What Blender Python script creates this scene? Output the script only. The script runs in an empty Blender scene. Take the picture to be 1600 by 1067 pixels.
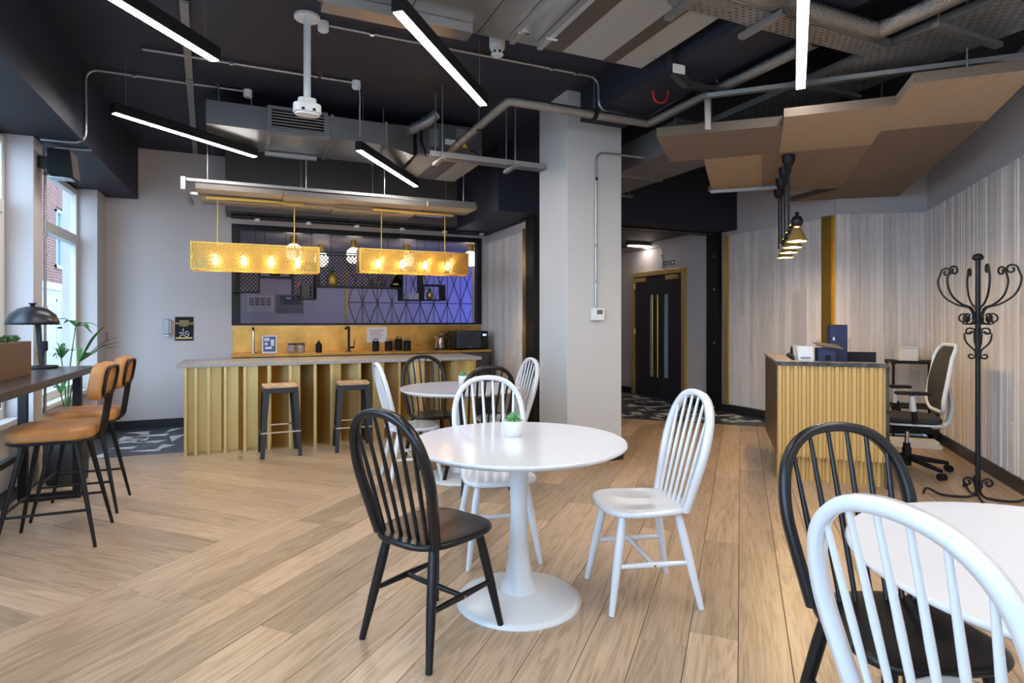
import bpy, bmesh, math, random
from mathutils import Vector, Matrix
random.seed(7)
SC = bpy.context.scene
COL = SC.collection
PI = math.pi

# ------------------------------------------------------------------ camera, world, exposure
F = 920.0; CAMH = 1.30; YAW = math.radians(23.76)
S_, C_ = math.sin(YAW), math.cos(YAW)
cam = bpy.data.cameras.new('camera'); camo = bpy.data.objects.new('camera', cam); COL.objects.link(camo)
cam.sensor_width = 36.0; cam.lens = 36.0 * F / 1600; cam.shift_y = -33.5 / 1600; cam.clip_start = 0.05
camo.location = (0, 0, CAMH); camo.rotation_euler = (PI / 2, 0, -YAW)
SC.camera = camo
SC.view_settings.view_transform = 'Standard'; SC.view_settings.look = 'None'
SC.view_settings.gamma = 1.0; SC.view_settings.use_curve_mapping = False
SC.view_settings.exposure = 0.62
w = bpy.data.worlds.new('world'); SC.world = w; w.use_nodes = True
bg = w.node_tree.nodes['Background']; bg.inputs[0].default_value = (0.47, 0.71, 1.0, 1); bg.inputs[1].default_value = 6.0

# ------------------------------------------------------------------ pixel -> place helpers
def ray(u, v):
    t = (u - 800) / F
    return (S_ + C_ * t, C_ - S_ * t, -(v - 500) / F)
def G(u, v, z=0.0):
    r = ray(u, v); k = (z - CAMH) / r[2]
    return Vector((r[0] * k, r[1] * k, z))
def PY(u, v, y):
    r = ray(u, v); k = y / r[1]
    return Vector((r[0] * k, y, CAMH + r[2] * k))
def PX(u, v, x):
    r = ray(u, v); k = x / r[0]
    return Vector((x, r[1] * k, CAMH + r[2] * k))
Q = math.sqrt(0.5)
def B(a, b, z=0.0):            # the 45 degree grid of the floor: a to the right, b forward
    return Vector(((a + b) * Q, (b - a) * Q, z))

# ------------------------------------------------------------------ materials
MATS = {}
def mat(name, col=(.5, .5, .5), rough=.5, metal=0.0, emit=None, es=1.0, var=0.0, vscale=(8, 8, 8), bump=0.0, bscale=60,
        rnd=0.0, coat=0.0, alpha=1.0, trans=0.0, spec=None):
    if name in MATS: return MATS[name]
    m = bpy.data.materials.new(name); m.use_nodes = True
    nt = m.node_tree; N = nt.nodes; L = nt.links; p = N['Principled BSDF']
    p.inputs['Base Color'].default_value = (*col, 1); p.inputs['Roughness'].default_value = rough
    p.inputs['Metallic'].default_value = metal
    if spec is not None: p.inputs['Specular IOR Level'].default_value = spec
    if coat: p.inputs['Coat Weight'].default_value = coat; p.inputs['Coat Roughness'].default_value = .15
    if trans: p.inputs['Transmission Weight'].default_value = trans
    if alpha < 1: p.inputs['Alpha'].default_value = alpha
    if emit is not None:
        p.inputs['Emission Color'].default_value = (*emit, 1); p.inputs['Emission Strength'].default_value = es
    if var or rnd or bump:
        tc = N.new('ShaderNodeTexCoord'); mp = N.new('ShaderNodeMapping'); mp.inputs['Scale'].default_value = vscale
        L.new(tc.outputs['Object'], mp.inputs['Vector'])
        oi = N.new('ShaderNodeObjectInfo')
        add = N.new('ShaderNodeVectorMath'); add.operation = 'ADD'
        sc = N.new('ShaderNodeVectorMath'); sc.operation = 'SCALE'; sc.inputs[0].default_value = (37, 53, 71)
        L.new(oi.outputs['Random'], sc.inputs['Scale']); L.new(mp.outputs[0], add.inputs[0]); L.new(sc.outputs[0], add.inputs[1])
        nz = N.new('ShaderNodeTexNoise'); nz.inputs['Scale'].default_value = 1.0; nz.inputs['Detail'].default_value = 6
        L.new(add.outputs[0], nz.inputs['Vector'])
        if var or rnd:
            mr = N.new('ShaderNodeMapRange'); mr.inputs[1].default_value = .3; mr.inputs[2].default_value = .7
            mr.inputs[3].default_value = 1 - var; mr.inputs[4].default_value = 1 + var
            L.new(nz.outputs['Fac'], mr.inputs[0])
            m2 = N.new('ShaderNodeMapRange'); m2.inputs[3].default_value = 1 - rnd; m2.inputs[4].default_value = 1 + rnd
            L.new(oi.outputs['Random'], m2.inputs[0])
            mu = N.new('ShaderNodeMath'); mu.operation = 'MULTIPLY'; L.new(mr.outputs[0], mu.inputs[0]); L.new(m2.outputs[0], mu.inputs[1])
            mc = N.new('ShaderNodeVectorMath'); mc.operation = 'SCALE'; mc.inputs[0].default_value = col
            L.new(mu.outputs[0], mc.inputs['Scale']); L.new(mc.outputs[0], p.inputs['Base Color'])
        if bump:
            b = N.new('ShaderNodeBump'); b.inputs['Strength'].default_value = bump; b.inputs['Distance'].default_value = .01
            n2 = N.new('ShaderNodeTexNoise'); n2.inputs['Scale'].default_value = bscale; L.new(add.outputs[0], n2.inputs['Vector'])
            L.new(n2.outputs['Fac'], b.inputs['Height']); L.new(b.outputs[0], p.inputs['Normal'])
    MATS[name] = m; return m

def wood_mat(name, c1, c2, c3, rough=.42, axis=1, rnd=.22):
    """oak grain along the object's own y axis, each board a little different"""
    m = bpy.data.materials.new(name); m.use_nodes = True
    nt = m.node_tree; N = nt.nodes; L = nt.links; p = N['Principled BSDF']; p.inputs['Roughness'].default_value = rough
    tc = N.new('ShaderNodeTexCoord'); oi = N.new('ShaderNodeObjectInfo')
    sc = N.new('ShaderNodeVectorMath'); sc.operation = 'SCALE'; sc.inputs[0].default_value = (31, 47, 11)
    L.new(oi.outputs['Random'], sc.inputs['Scale'])
    add = N.new('ShaderNodeVectorMath'); L.new(tc.outputs['Object'], add.inputs[0]); L.new(sc.outputs[0], add.inputs[1])
    mp = N.new('ShaderNodeMapping'); s = [7, 7, 7]; s[axis] = .55; mp.inputs['Scale'].default_value = s
    L.new(add.outputs[0], mp.inputs['Vector'])
    nz = N.new('ShaderNodeTexNoise'); nz.inputs['Scale'].default_value = 1.2; nz.inputs['Detail'].default_value = 4; nz.inputs['Distortion'].default_value = 1.2
    L.new(mp.outputs[0], nz.inputs['Vector'])
    wv = N.new('ShaderNodeMath'); wv.operation = 'MULTIPLY'; wv.inputs[1].default_value = 48; L.new(nz.outputs['Fac'], wv.inputs[0])
    sn = N.new('ShaderNodeMath'); sn.operation = 'SINE'; L.new(wv.outputs[0], sn.inputs[0])
    mp2 = N.new('ShaderNodeMapping'); s2 = [150, 150, 150]; s2[axis] = 5; mp2.inputs['Scale'].default_value = s2
    L.new(add.outputs[0], mp2.inputs['Vector'])
    n2 = N.new('ShaderNodeTexNoise'); n2.inputs['Scale'].default_value = 1; n2.inputs['Detail'].default_value = 3; L.new(mp2.outputs[0], n2.inputs['Vector'])
    a1 = N.new('ShaderNodeMath'); a1.operation = 'MULTIPLY_ADD'; a1.inputs[1].default_value = .13; L.new(sn.outputs[0], a1.inputs[0]); L.new(n2.outputs['Fac'], a1.inputs[2])
    r = N.new('ShaderNodeValToRGB'); e = r.color_ramp.elements
    e[0].position = .25; e[0].color = (*c1, 1); e[1].position = .8; e[1].color = (*c3, 1)
    k = e.new(.5); k.color = (*c2, 1); L.new(a1.outputs[0], r.inputs[0])
    m2 = N.new('ShaderNodeMapRange'); m2.inputs[3].default_value = 1 - rnd; m2.inputs[4].default_value = 1 + rnd; L.new(oi.outputs['Random'], m2.inputs[0])
    mc = N.new('ShaderNodeVectorMath'); mc.operation = 'SCALE'; L.new(r.outputs[0], mc.inputs[0]); L.new(m2.outputs[0], mc.inputs['Scale'])
    L.new(mc.outputs[0], p.inputs['Base Color'])
    b = N.new('ShaderNodeBump'); b.inputs['Strength'].default_value = .08; L.new(a1.outputs[0], b.inputs['Height']); L.new(b.outputs[0], p.inputs['Normal'])
    MATS[name] = m; return m

M = {}
def setup_materials():
    M['oak'] = wood_mat('oak_floor', (.31, .205, .122), (.43, .295, .185), (.50, .355, .235), .34)
    M['slat'] = mat('limewashed_slat', (.70, .635, .595), .6, var=.10, vscale=(30, 30, 3), rnd=.13)
    M['wall'] = mat('grey_plaster', (.53, .485, .475), .7, var=.02, vscale=(2, 2, 2))
    M['wallr'] = mat('lobby_plaster', (.54, .485, .48), .7, var=.02, vscale=(2, 2, 2))
    M['column'] = mat('column_paint', (.50, .49, .475), .55, var=.02, vscale=(2, 2, 2))
    M['white_paint'] = mat('white_joinery', (.68, .66, .63), .45)
    M['navy'] = mat('navy_black_ceiling', (.014, .016, .031), .65, var=.08, vscale=(2, 2, 2))
    M['dkgrey'] = mat('dark_grey_soffit', (.075, .068, .068), .6)
    M['black'] = mat('black_metal', (.009, .009, .010), .4, spec=.3)
    M['blackm'] = mat('matte_black', (.009, .009, .010), .6, spec=.25)
    M['blackbase'] = mat('black_baseboard', (.015, .016, .02), .4)
    M['brass'] = mat('brass_sheet', (.72, .47, .11), .32, 1.0, var=.08, vscale=(6, 6, 1))
    M['brassb'] = mat('aged_brass_splash', (.62, .36, .10), .36, 1.0, var=.22, vscale=(5, 5, 5))
    M['bar_brass'] = mat('bar_brass', (.76, .58, .26), .36, 1.0, var=.05, vscale=(4, 4, 1))
    M['brass_paint'] = mat('gold_corrugated', (.60, .385, .135), .42, .3)
    M['brass_dark'] = mat('bronze_panel', (.20, .11, .045), .4, .5)
    M['terrazzo'] = mat('grey_terrazzo', (.33, .31, .29), .3, var=.45, vscale=(120, 120, 120))
    M['marble'] = mat('black_marble', (.05, .045, .042), .18, var=.9, vscale=(14, 14, 14))
    M['marble_rim'] = mat('brown_marble_rim', (.20, .165, .14), .25, var=.25, vscale=(10, 10, 10))
    M['galv'] = mat('galvanised_steel', (.37, .38, .385), .34, .9, var=.16, vscale=(3, 3, 3))
    M['galvd'] = mat('dull_galvanised', (.30, .30, .30), .45, .8, var=.10, vscale=(5, 5, 5))
    M['foil'] = mat('foil_insulation', (.36, .345, .32), .2, 1.0, bump=.8, bscale=22)
    M['conduit'] = mat('steel_conduit', (.42, .42, .42), .35, .85)
    M['boardgrey'] = mat('grey_ceiling_board', (.30, .295, .285), .6)
    M['boardbrown'] = mat('brown_joint_strip', (.07, .055, .048), .55)
    M['whitegloss'] = mat('white_lacquer', (.66, .66, .67), .16, coat=.3)
    M['white'] = mat('white_satin', (.64, .64, .64), .3)
    M['blackchair'] = mat('black_lacquer', (.006, .006, .007), .3, spec=.4)
    M['leather'] = mat('tan_leather', (.50, .22, .065), .42, var=.22, vscale=(7, 7, 7), bump=.15, bscale=40)
    M['stoolm'] = mat('gunmetal', (.045, .046, .05), .38, .5)
    M['stoolw'] = wood_mat('stool_wood', (.36, .21, .11), (.50, .32, .18), (.60, .41, .25), .5)
    M['desk'] = mat('dark_desk_laminate', (.05, .038, .036), .28, var=.1, vscale=(3, 3, 3))
    M['light'] = mat('led_diffuser', (1, 1, 1), .5, emit=(1.0, .955, .92), es=60)
    M['bulb'] = mat('warm_bulb', (1, .8, .4), .5, emit=(1, .66, .25), es=70)
    M['globe'] = mat('opal_globe', (1, .95, .9), .4, emit=(1, .86, .74), es=3.0)
    M['spotlamp'] = mat('spot_lamp_face', (1, .8, .5), .5, emit=(1, .74, .40), es=260)
    M['felt_tan'] = mat('tan_felt', (.36, .265, .18), .9)
    M['felt_brown'] = mat('brown_felt', (.20, .145, .105), .9)
    M['felt_grey'] = mat('beige_felt', (.27, .25, .23), .9)
    M['navytile'] = mat('navy_tile', (.035, .045, .07), .35, var=.2, vscale=(5, 5, 5))
    M['shard'] = mat('pale_shard', (.60, .58, .56), .4, rnd=.12)
    M['leaf'] = mat('leaf_green', (.035, .16, .03), .4, var=.3, vscale=(5, 5, 5), rnd=.25)
    M['succ'] = mat('succulent_green', (.16, .36, .14), .5, rnd=.2)
    M['moss'] = mat('moss_green', (.06, .13, .045), .8, var=.4, vscale=(40, 40, 40))
    M['pot'] = mat('marbled_pot', (.66, .65, .63), .35, var=.14, vscale=(25, 25, 9))
    M['plastic'] = mat('white_plastic', (.70, .69, .68), .4)
    M['glass'] = mat('clear_glass', (.03, .03, .035), .02, alpha=.06)
    M['perspex'] = mat('perspex', (.62, .58, .57), .05, alpha=.28)
    M['paper'] = mat('paper', (.72, .70, .70), .6)
    M['blue'] = mat('print_blue', (.04, .10, .30), .5)
    M['navybox'] = mat('navy_box', (.022, .028, .085), .45)
    M['red'] = mat('red_cable', (.5, .02, .02), .4)
    M['green'] = mat('sign_green', (.10, .16, .09), .5)
    M['chrome'] = mat('chrome', (.7, .7, .7), .12, 1.0)
    M['gold'] = mat('gold_paint', (.62, .45, .16), .35, .7)
    M['text'] = mat('text_white', (.75, .75, .75), .6)
    M['backwall'] = mat('meeting_wall', (.62, .57, .59), .7)
    M['backceil'] = mat('meeting_ceiling', (.26, .225, .21), .6)
    M['line'] = mat('thin_bronze_line', (.10, .075, .06), .5)
    M['screen'] = mat('screen_dark', (.03, .035, .05), .2)
    M['stone'] = mat('pale_stone', (.24, .24, .235), .8, var=.06, vscale=(2, 2, 2))
    M['brickred'] = mat('red_brick', (.17, .06, .04), .85, rnd=.3)
    M['mortar'] = mat('mortar', (.22, .20, .19), .9)
    M['cwhite'] = mat('chair_white_plastic', (.66, .65, .63), .4)
    M['meshblack'] = mat('mesh_fabric', (.02, .02, .022), .75)
    M['yellow'] = mat('warning_yellow', (.75, .6, .05), .5)
setup_materials()

# ------------------------------------------------------------------ mesh builder
class MB:
    def __init__(s): s.v = []; s.f = []; s.sm = []
    def add(s, vs, fs, mtx=None, smooth=False):
        o = len(s.v)
        s.v += [tuple(mtx @ Vector(v)) if mtx is not None else tuple(v) for v in vs]
        for f in fs: s.f.append([i + o for i in f]); s.sm.append(smooth)
        return s
    def box(s, a, b, mtx=None):
        (x0, y0, z0), (x1, y1, z1) = a, b
        x0, x1 = min(x0, x1), max(x0, x1); y0, y1 = min(y0, y1), max(y0, y1); z0, z1 = min(z0, z1), max(z0, z1)
        vs = [(x0, y0, z0), (x1, y0, z0), (x1, y1, z0), (x0, y1, z0), (x0, y0, z1), (x1, y0, z1), (x1, y1, z1), (x0, y1, z1)]
        return s.add(vs, [(0, 3, 2, 1), (4, 5, 6, 7), (0, 1, 5, 4), (1, 2, 6, 5), (2, 3, 7, 6), (3, 0, 4, 7)], mtx)
    def beam(s, p, q, wd, ht, up=(0, 0, 1)):        # a bar from p to q, wd across, ht along up
        p, q = Vector(p), Vector(q); d = (q - p); n = d.length; d.normalize(); up = Vector(up)
        x = d.cross(up); x = x.normalized() if x.length > 1e-5 else Vector((1, 0, 0)); u = x.cross(d)
        m = Matrix.Translation(p) @ Matrix((x, d, u)).transposed().to_4x4()
        return s.box((-wd / 2, 0, -ht / 2), (wd / 2, n, ht / 2), m)
    def tube(s, pts, r, n=8, r2=None, cap=True, flat=None, closed=False):
        pts = [Vector(p) for p in pts]; k = len(pts)
        rs = r if isinstance(r, (list, tuple)) else ([r] * k if r2 is None else [r + (r2 - r) * i / (k - 1) for i in range(k)])
        t0 = (pts[1] - pts[0]).normalized(); ref = Vector((0, 0, 1)) if abs(t0.z) < .9 else Vector((0, 1, 0))
        x = t0.cross(ref).normalized(); vs = []; fs = []
        for i, p in enumerate(pts):
            if closed: t = pts[(i + 1) % k] - pts[i - 1]
            else: t = pts[min(i + 1, k - 1)] - pts[max(i - 1, 0)]
            t.normalize(); x = (x - t * x.dot(t)).normalized(); y = t.cross(x)
            fx, fy = flat or (1, 1)
            for j in range(n):
                a = 2 * PI * j / n; vs.append(p + (x * math.cos(a) * fx + y * math.sin(a) * fy) * rs[i])
        for i in range(k - 1 if not closed else k):
            for j in range(n):
                i2 = (i + 1) % k
                fs.append((i * n + j, i * n + (j + 1) % n, i2 * n + (j + 1) % n, i2 * n + j))
        s.add(vs, fs, smooth=True)
        if cap and not closed:
            s.add(vs[:n], [tuple(reversed(range(n)))]); s.add(vs[-n:], [tuple(range(n))])
        return s
    def lathe(s, prof, n=24, mtx=None, cx=0, cy=0, smooth=True, cap=(1, 1)):   # prof: (r, z) from bottom to top
        vs = []; fs = []
        for r, z in prof:
            for j in range(n):
                a = 2 * PI * j / n; vs.append((cx + r * math.cos(a), cy + r * math.sin(a), z))
        for i in range(len(prof) - 1):
            for j in range(n): fs.append((i * n + j, i * n + (j + 1) % n, (i + 1) * n + (j + 1) % n, (i + 1) * n + j))
        s.add(vs, fs, mtx, smooth)
        if cap[0]: s.add(vs[:n], [tuple(reversed(range(n)))], mtx)
        if cap[1]: s.add(vs[-n:], [tuple(range(n))], mtx)
        return s
    def prism(s, poly, z0, z1, mtx=None):
        n = len(poly)
        ar = sum(poly[i][0] * poly[(i + 1) % n][1] - poly[(i + 1) % n][0] * poly[i][1] for i in range(n))
        if ar < 0: poly = list(reversed(poly))
        vs = [(p[0], p[1], z0) for p in poly] + [(p[0], p[1], z1) for p in poly]
        fs = [tuple(reversed(range(n))), tuple(range(n, 2 * n))] + [(i, (i + 1) % n, n + (i + 1) % n, n + i) for i in range(n)]
        return s.add(vs, fs, mtx)
    def slab(s, poly3, d):                          # a polygon in space given thickness d along its normal
        P = [Vector(p) for p in poly3]; nn = (P[1] - P[0]).cross(P[2] - P[0]).normalized() * d; n = len(P)
        vs = P + [p + nn for p in P]
        return s.add(vs, [tuple(reversed(range(n))), tuple(range(n, 2 * n))] + [(i, (i + 1) % n, n + (i + 1) % n, n + i) for i in range(n)])
    def build(s, name, m, parent=None, bevel=0.0, loc=None, rot=None, seg=2):
        me = bpy.data.meshes.new(name); me.from_pydata(s.v, [], s.f); me.update()
        me.polygons.foreach_set('use_smooth', s.sm)
        me.materials.append(m if not isinstance(m, str) else M[m])
        o = bpy.data.objects.new(name, me); COL.objects.link(o)
        if parent is not None: o.parent = parent
        if loc is not None: o.location = loc
        if rot is not None: o.rotation_euler = rot if isinstance(rot, (tuple, list)) else (0, 0, rot)
        if bevel:
            bm = o.modifiers.new('bevel', 'BEVEL'); bm.width = bevel; bm.segments = seg; bm.limit_method = 'ANGLE'; bm.angle_limit = .7
        return o

def tag(o, label=None, cat=None, group=None, kind=None):
    if label: o['label'] = label
    if cat: o['category'] = cat
    if group: o['group'] = group
    if kind: o['kind'] = kind
    return o
def thing(name, label, cat, loc=(0, 0, 0), rz=0.0, group=None):
    o = bpy.data.objects.new(name, None); COL.objects.link(o); o.location = loc; o.rotation_euler = (0, 0, rz); o.empty_display_size = .1
    return tag(o, label, cat, group)
def copy_tree(o, parent=None):
    c = o.copy(); COL.objects.link(c); c.parent = parent
    for ch in o.children: copy_tree(ch, c)
    return c
def text(name, body, size, m, parent, mtx, align='CENTER', ext=.0008):
    cu = bpy.data.curves.new(name, 'FONT'); cu.body = body; cu.size = size; cu.align_x = align; cu.align_y = 'CENTER'; cu.extrude = ext
    t = bpy.data.objects.new(name, cu); COL.objects.link(t); bpy.context.view_layer.update()
    me = bpy.data.meshes.new_from_object(t); bpy.data.objects.remove(t)
    me.materials.clear(); me.materials.append(M[m])
    o = bpy.data.objects.new(name, me); COL.objects.link(o); o.parent = parent; o.matrix_local = mtx
    return o
FACE_Y = Matrix.Rotation(PI / 2, 4, 'X')            # lettering that faces -y
def struct(name, mb, m, parent=None, **k):
    o = mb.build(name, m, parent, **k)
    if parent is None: o['kind'] = 'structure'
    return o
def arc(c, r, a0, a1, n, plane='xz'):
    out = []
    for i in range(n + 1):
        a = a0 + (a1 - a0) * i / n; x, y = r * math.cos(a), r * math.sin(a)
        out.append(Vector(c) + (Vector((x, 0, y)) if plane == 'xz' else Vector((x, y, 0)) if plane == 'xy' else Vector((0, x, y))))
    return out
def rounded(w, d, r, n=5):                          # rounded rectangle outline
    out = []
    for cx, cy, a0 in ((w / 2 - r, d / 2 - r, 0), (-w / 2 + r, d / 2 - r, PI / 2), (-w / 2 + r, -d / 2 + r, PI), (w / 2 - r, -d / 2 + r, 1.5 * PI)):
        for i in range(n + 1):
            a = a0 + PI / 2 * i / n; out.append((cx + r * math.cos(a), cy + r * math.sin(a)))
    return out
def smooth_path(pts, n=8):                          # Catmull-Rom through the points
    P = [Vector(p) for p in pts]; P = [P[0] * 2 - P[1]] + P + [P[-1] * 2 - P[-2]]; out = []
    for i in range(1, len(P) - 2):
        for k in range(n):
            t = k / n; a, b, c, d = P[i - 1], P[i], P[i + 1], P[i + 2]
            out.append(.5 * ((2 * b) + (c - a) * t + (2 * a - 5 * b + 4 * c - d) * t * t + (3 * b - a - 3 * c + d) * t ** 3))
    out.append(P[-2]); return out

# ------------------------------------------------------------------ room shell
XW = -1.58            # inner face of the window-wall piers
XG = -1.756           # window plane
YB = 8.26             # kitchen back wall
XR = 6.2              # lobby wall
CEIL = 3.36
KINK = (6.2, 4.75); CORN = (7.05, 4.25)
AW = 1.98             # right wall in the 45 degree grid

def clip(poly, nx, ny, c):                           # keep nx*x+ny*y<=c
    out = []
    for i in range(len(poly)):
        p, q = poly[i], poly[(i + 1) % len(poly)]
        dp, dq = nx * p[0] + ny * p[1] - c, nx * q[0] + ny * q[1] - c
        if dp <= 0: out.append(p)
        if (dp < 0 < dq) or (dq < 0 < dp):
            t = dp / (dp - dq); out.append((p[0] + (q[0] - p[0]) * t, p[1] + (q[1] - p[1]) * t))
    return out
WOOD = [(-1, 0, 1.57), (0, 1, 6.62), (1, 1, 11.02), (1, -1, 2.79), (0, -1, 1.2)]
floor = struct('floor', MB().box((-1.78, -4.0, -.12), (9.0, 10.9, -.012)), 'blackbase')
def planks():
    a_split = -2.86; wd = .19; out = []
    def put(a0, a1, b0, b1, along):
        poly = [B(a0, b0), B(a1, b0), B(a1, b1), B(a0, b1)]; poly = [(p.x, p.y) for p in poly]
        for n in WOOD:
            poly = clip(poly, *n)
            if len(poly) < 3: return
        cx = sum(p[0] for p in poly) / len(poly); cy = sum(p[1] for p in poly) / len(poly)
        ang = -PI / 4 if along == 'b' else PI / 4     # local y runs along the board
        cs, sn = math.cos(-ang), math.sin(-ang)
        loc = [((x - cx) * cs - (y - cy) * sn, (x - cx) * sn + (y - cy) * cs) for x, y in poly]
        ar = sum(loc[i][0] * loc[(i + 1) % len(loc)][1] - loc[(i + 1) % len(loc)][0] * loc[i][1] for i in range(len(loc))) / 2
        if abs(ar) < .004: return
        o = MB().prism(loc, -.012, 0).build('plank', 'oak', floor, bevel=.0012, loc=(cx, cy, random.uniform(-.0004, .0002)), rot=ang, seg=1)
        out.append(o)
    g = .0012
    a = a_split
    while a < AW + .1:
        b = -2.0 - random.uniform(0, 1.6)
        while b < 8.2:
            ln = random.choice((1.1, 1.5, 1.9, 1.9)); put(a + g, a + wd - g, b + g, b + ln - g, 'b'); b += ln
        a += wd
    b = -1.0
    while b < 7.4:
        a = a_split - random.uniform(0, .4) * 0
        while a > -7.0:
            ln = random.choice((1.2, 1.6, 1.9)); put(a - ln + g, a - g, b + g, b + wd - g, 'a'); a -= ln
        b += wd
    return out
PL = planks()
# patterned tile floors: kitchen strip and lobby
def shards(poly_test, x0, x1, y0, y1, n, seed):
    rr = random.Random(seed); cell = .235; k = -1
    for gx in range(int((x1 - x0) / cell) + 1):
      for gy in range(int((y1 - y0) / cell) + 1):
        k += 1; x, y = x0 + gx * cell + rr.uniform(0, .08), y0 + gy * cell + rr.uniform(0, .08)
        if rr.random() < .12: continue
        a = (0, PI / 2, PI, -PI / 2)[(gx + 2 * gy + rr.choice((0, 0, 1))) % 4] + rr.uniform(-.25, .25); L_ = rr.uniform(.24, .36); h = rr.uniform(.09, .15)
        tri = [(0, 0), (L_, 0), (rr.uniform(-.05, .12), h)]
        P = [(x + p[0] * math.cos(a) - p[1] * math.sin(a), y + p[0] * math.sin(a) + p[1] * math.cos(a)) for p in tri]
        if not all(poly_test(*p) for p in P): continue
        MB().prism(P, -.002, .0012).build('tile_shard', 'shard', floor)
def tiles(x0, x1, y0, y1, cl):
    s = .6; x = x0
    while x < x1:
        y = y0
        while y < y1:
            poly = [(x + .001, y + .001), (min(x + s, x1) - .001, y + .001), (min(x + s, x1) - .001, min(y + s, y1) - .001), (x + .001, min(y + s, y1) - .001)]
            for n in cl:
                poly = clip(poly, *n)
                if len(poly) < 3: break
            if len(poly) >= 3: MB().prism(poly, -.012, 0).build('tile', 'navytile', floor)
            y += s
        x += s
tiles(-1.57, 3.1, 6.62, 8.25, [])
tiles(3.1, 6.19, 5.0, 9.1, [(-1, -1, -11.025)])
shards(lambda x, y: -1.55 < x < -.55 and 6.64 < y < 8.22, -1.6, -.5, 6.6, 8.3, 60, 3)
shards(lambda x, y: 3.2 < x < 6.17 and x + y > 11.05 and y < 9.1, 3.2, 6.2, 5.0, 9.1, 150, 5)

struct('ceiling', MB().box((-1.9, -4.0, CEIL), (9.0, YB + .1, CEIL + .1)), 'navy')

# window wall on the left: piers, reveals, openings
wl = MB()
PIERS = [(7.837, YB + .02), (5.755, 5.97), (3.6, 3.85), (1.2, 1.45), (-1.2, -.95), (-4.0, -3.3)]
for y0, y1 in PIERS: wl.box((-1.86, y0, 0), (XW, y1, CEIL))
wl.box((-1.86, -4, 2.72), (XG - .05, YB, CEIL))
wl.box((-1.86, -4, 0), (XG + .03, YB, .50))
wall_left = struct('wall_left', wl, 'wall')
sill = struct('trim_1', MB().box((-1.855, 5.98, .50), (XG + .10, 7.83, .545)).box((-1.855, 3.86, .50), (XG + .10, 5.75, .545)), 'white_paint', bevel=.006)
bulk = struct('ceiling_bulkhead', MB().box((-1.855, -4, 2.745), (-1.256, YB - .002, CEIL - .002)), 'navy')
def window(n, y0, y1):
    w_ = thing('window_%d' % n, None, None, (XG, y0, 0)); w_['kind'] = 'structure'
    L_ = y1 - y0
    fr = MB().box((-.06, 0, .545), (0, .06, 2.72)).box((-.06, L_ - .06, .545), (0, L_, 2.72)).box((-.06, .06, 2.66), (0, L_ - .06, 2.72)).box((-.06, .06, .545), (0, L_ - .06, .62))
    fr.build('window_frame', 'white_paint', w_, bevel=.006)
    MB().box((-.07, .06, 2.12), (.015, L_ - .06, 2.22)).build('transom', 'white_paint', w_, bevel=.006)
    if L_ > 1.9: MB().box((-.055, L_ / 2 - .035, .62), (0, L_ / 2 + .035, 2.12)).build('mullion', 'white_paint', w_, bevel=.004)
    for z0, z1 in ((.62, 2.12), (2.22, 2.66)): MB().box((-.034, .06, z0), (-.03, L_ - .06, z1)).build('pane', 'glass', w_)
    MB().box((-.03, L_ - .11, 1.0), (.004, L_ - .06, 2.1)).build('casement_stile', 'white_paint', w_)
window(1, 5.975, 7.835); window(2, 3.855, 5.75)

# kitchen back wall with the glazed opening
MX0, MX1, MZ0, MZ1 = -.245, 3.133, 1.235, 2.52
bw = MB().box((-2.0, YB, 0), (MX0, YB + .12, CEIL)).box((MX1, YB, 0), (3.4, YB + .12, CEIL)).box((MX0, YB, 0), (MX1, YB + .12, MZ0)).box((MX0, YB, MZ1), (MX1, YB + .12, CEIL))
wall_back = struct('wall_back', bw, 'wall')
wo = thing('window_3', None, None, (0, YB, 0)); wo['kind'] = 'structure'
for nm, a, b in (('frame_post', (MX0, -.02, MZ0), (MX0 + .10, .1, MZ1)), ('frame_post', (MX1 - .07, -.02, MZ0), (MX1, .1, MZ1)),
                 ('frame_rail', (MX0 + .1, -.02, MZ0), (MX1 - .07, .1, MZ0 + .025)), ('frame_rail', (MX0 + .1, -.02, MZ1 - .07), (MX1 - .07, .1, MZ1))):
    MB().box(a, b).build(nm, 'black', wo)
MB().box((MX0 + .1, .05, MZ0 + .025), (MX1 - .07, .056, MZ1 - .07)).build('pane', 'glass', wo)

# meeting room seen through it
YM = 11.0
struct('wall_meeting_back', MB().box((-1.2, YM, 0), (5.2, YM + .1, 2.95)), 'backwall')
struct('wall_meeting_left', MB().box((-1.3, YB + .12, 0), (-1.2, YM, 2.95)), 'backwall')
struct('wall_meeting_right', MB().box((5.0, YB + .13, 0), (5.1, YM, 2.95)), 'backwall')
struct('ceiling_meeting', MB().box((-1.2, YB + .12, 2.50), (5.1, YM, 2.6)), 'backceil')
tp = thing('trim_2', None, None, (0, YM, 0)); tp['kind'] = 'structure'
x0 = PY(543, 450, YM).x
MB().box((x0 - .03, -.02, .6), (x0, 0, 2.6)).build('brass_edge', 'gold', tp)
cw = .27; zz = PY(600, 473, YM).z
k = 0
while x0 + k * cw < 4.95:
    xa = x0 + k * cw
    MB().box((xa - .005, -.006, .6), (xa + .005, 0, 2.5)).build('pattern_line', 'line', tp)
    for za, zb in ((zz, zz - .37), (zz, zz + .37), (zz + .74, zz + .37), (zz - .74, zz - .37)):
        for xe in (xa, xa + cw): MB().beam((xe, -.004, za), (xa + cw / 2, -.004, zb), .011, .008, (0, 1, 0)).build('pattern_line', 'line', tp)
    k += 1
MB().box((x0, -.006, zz - .008), (4.95, 0, zz + .008)).build('pattern_line', 'line', tp)

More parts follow.
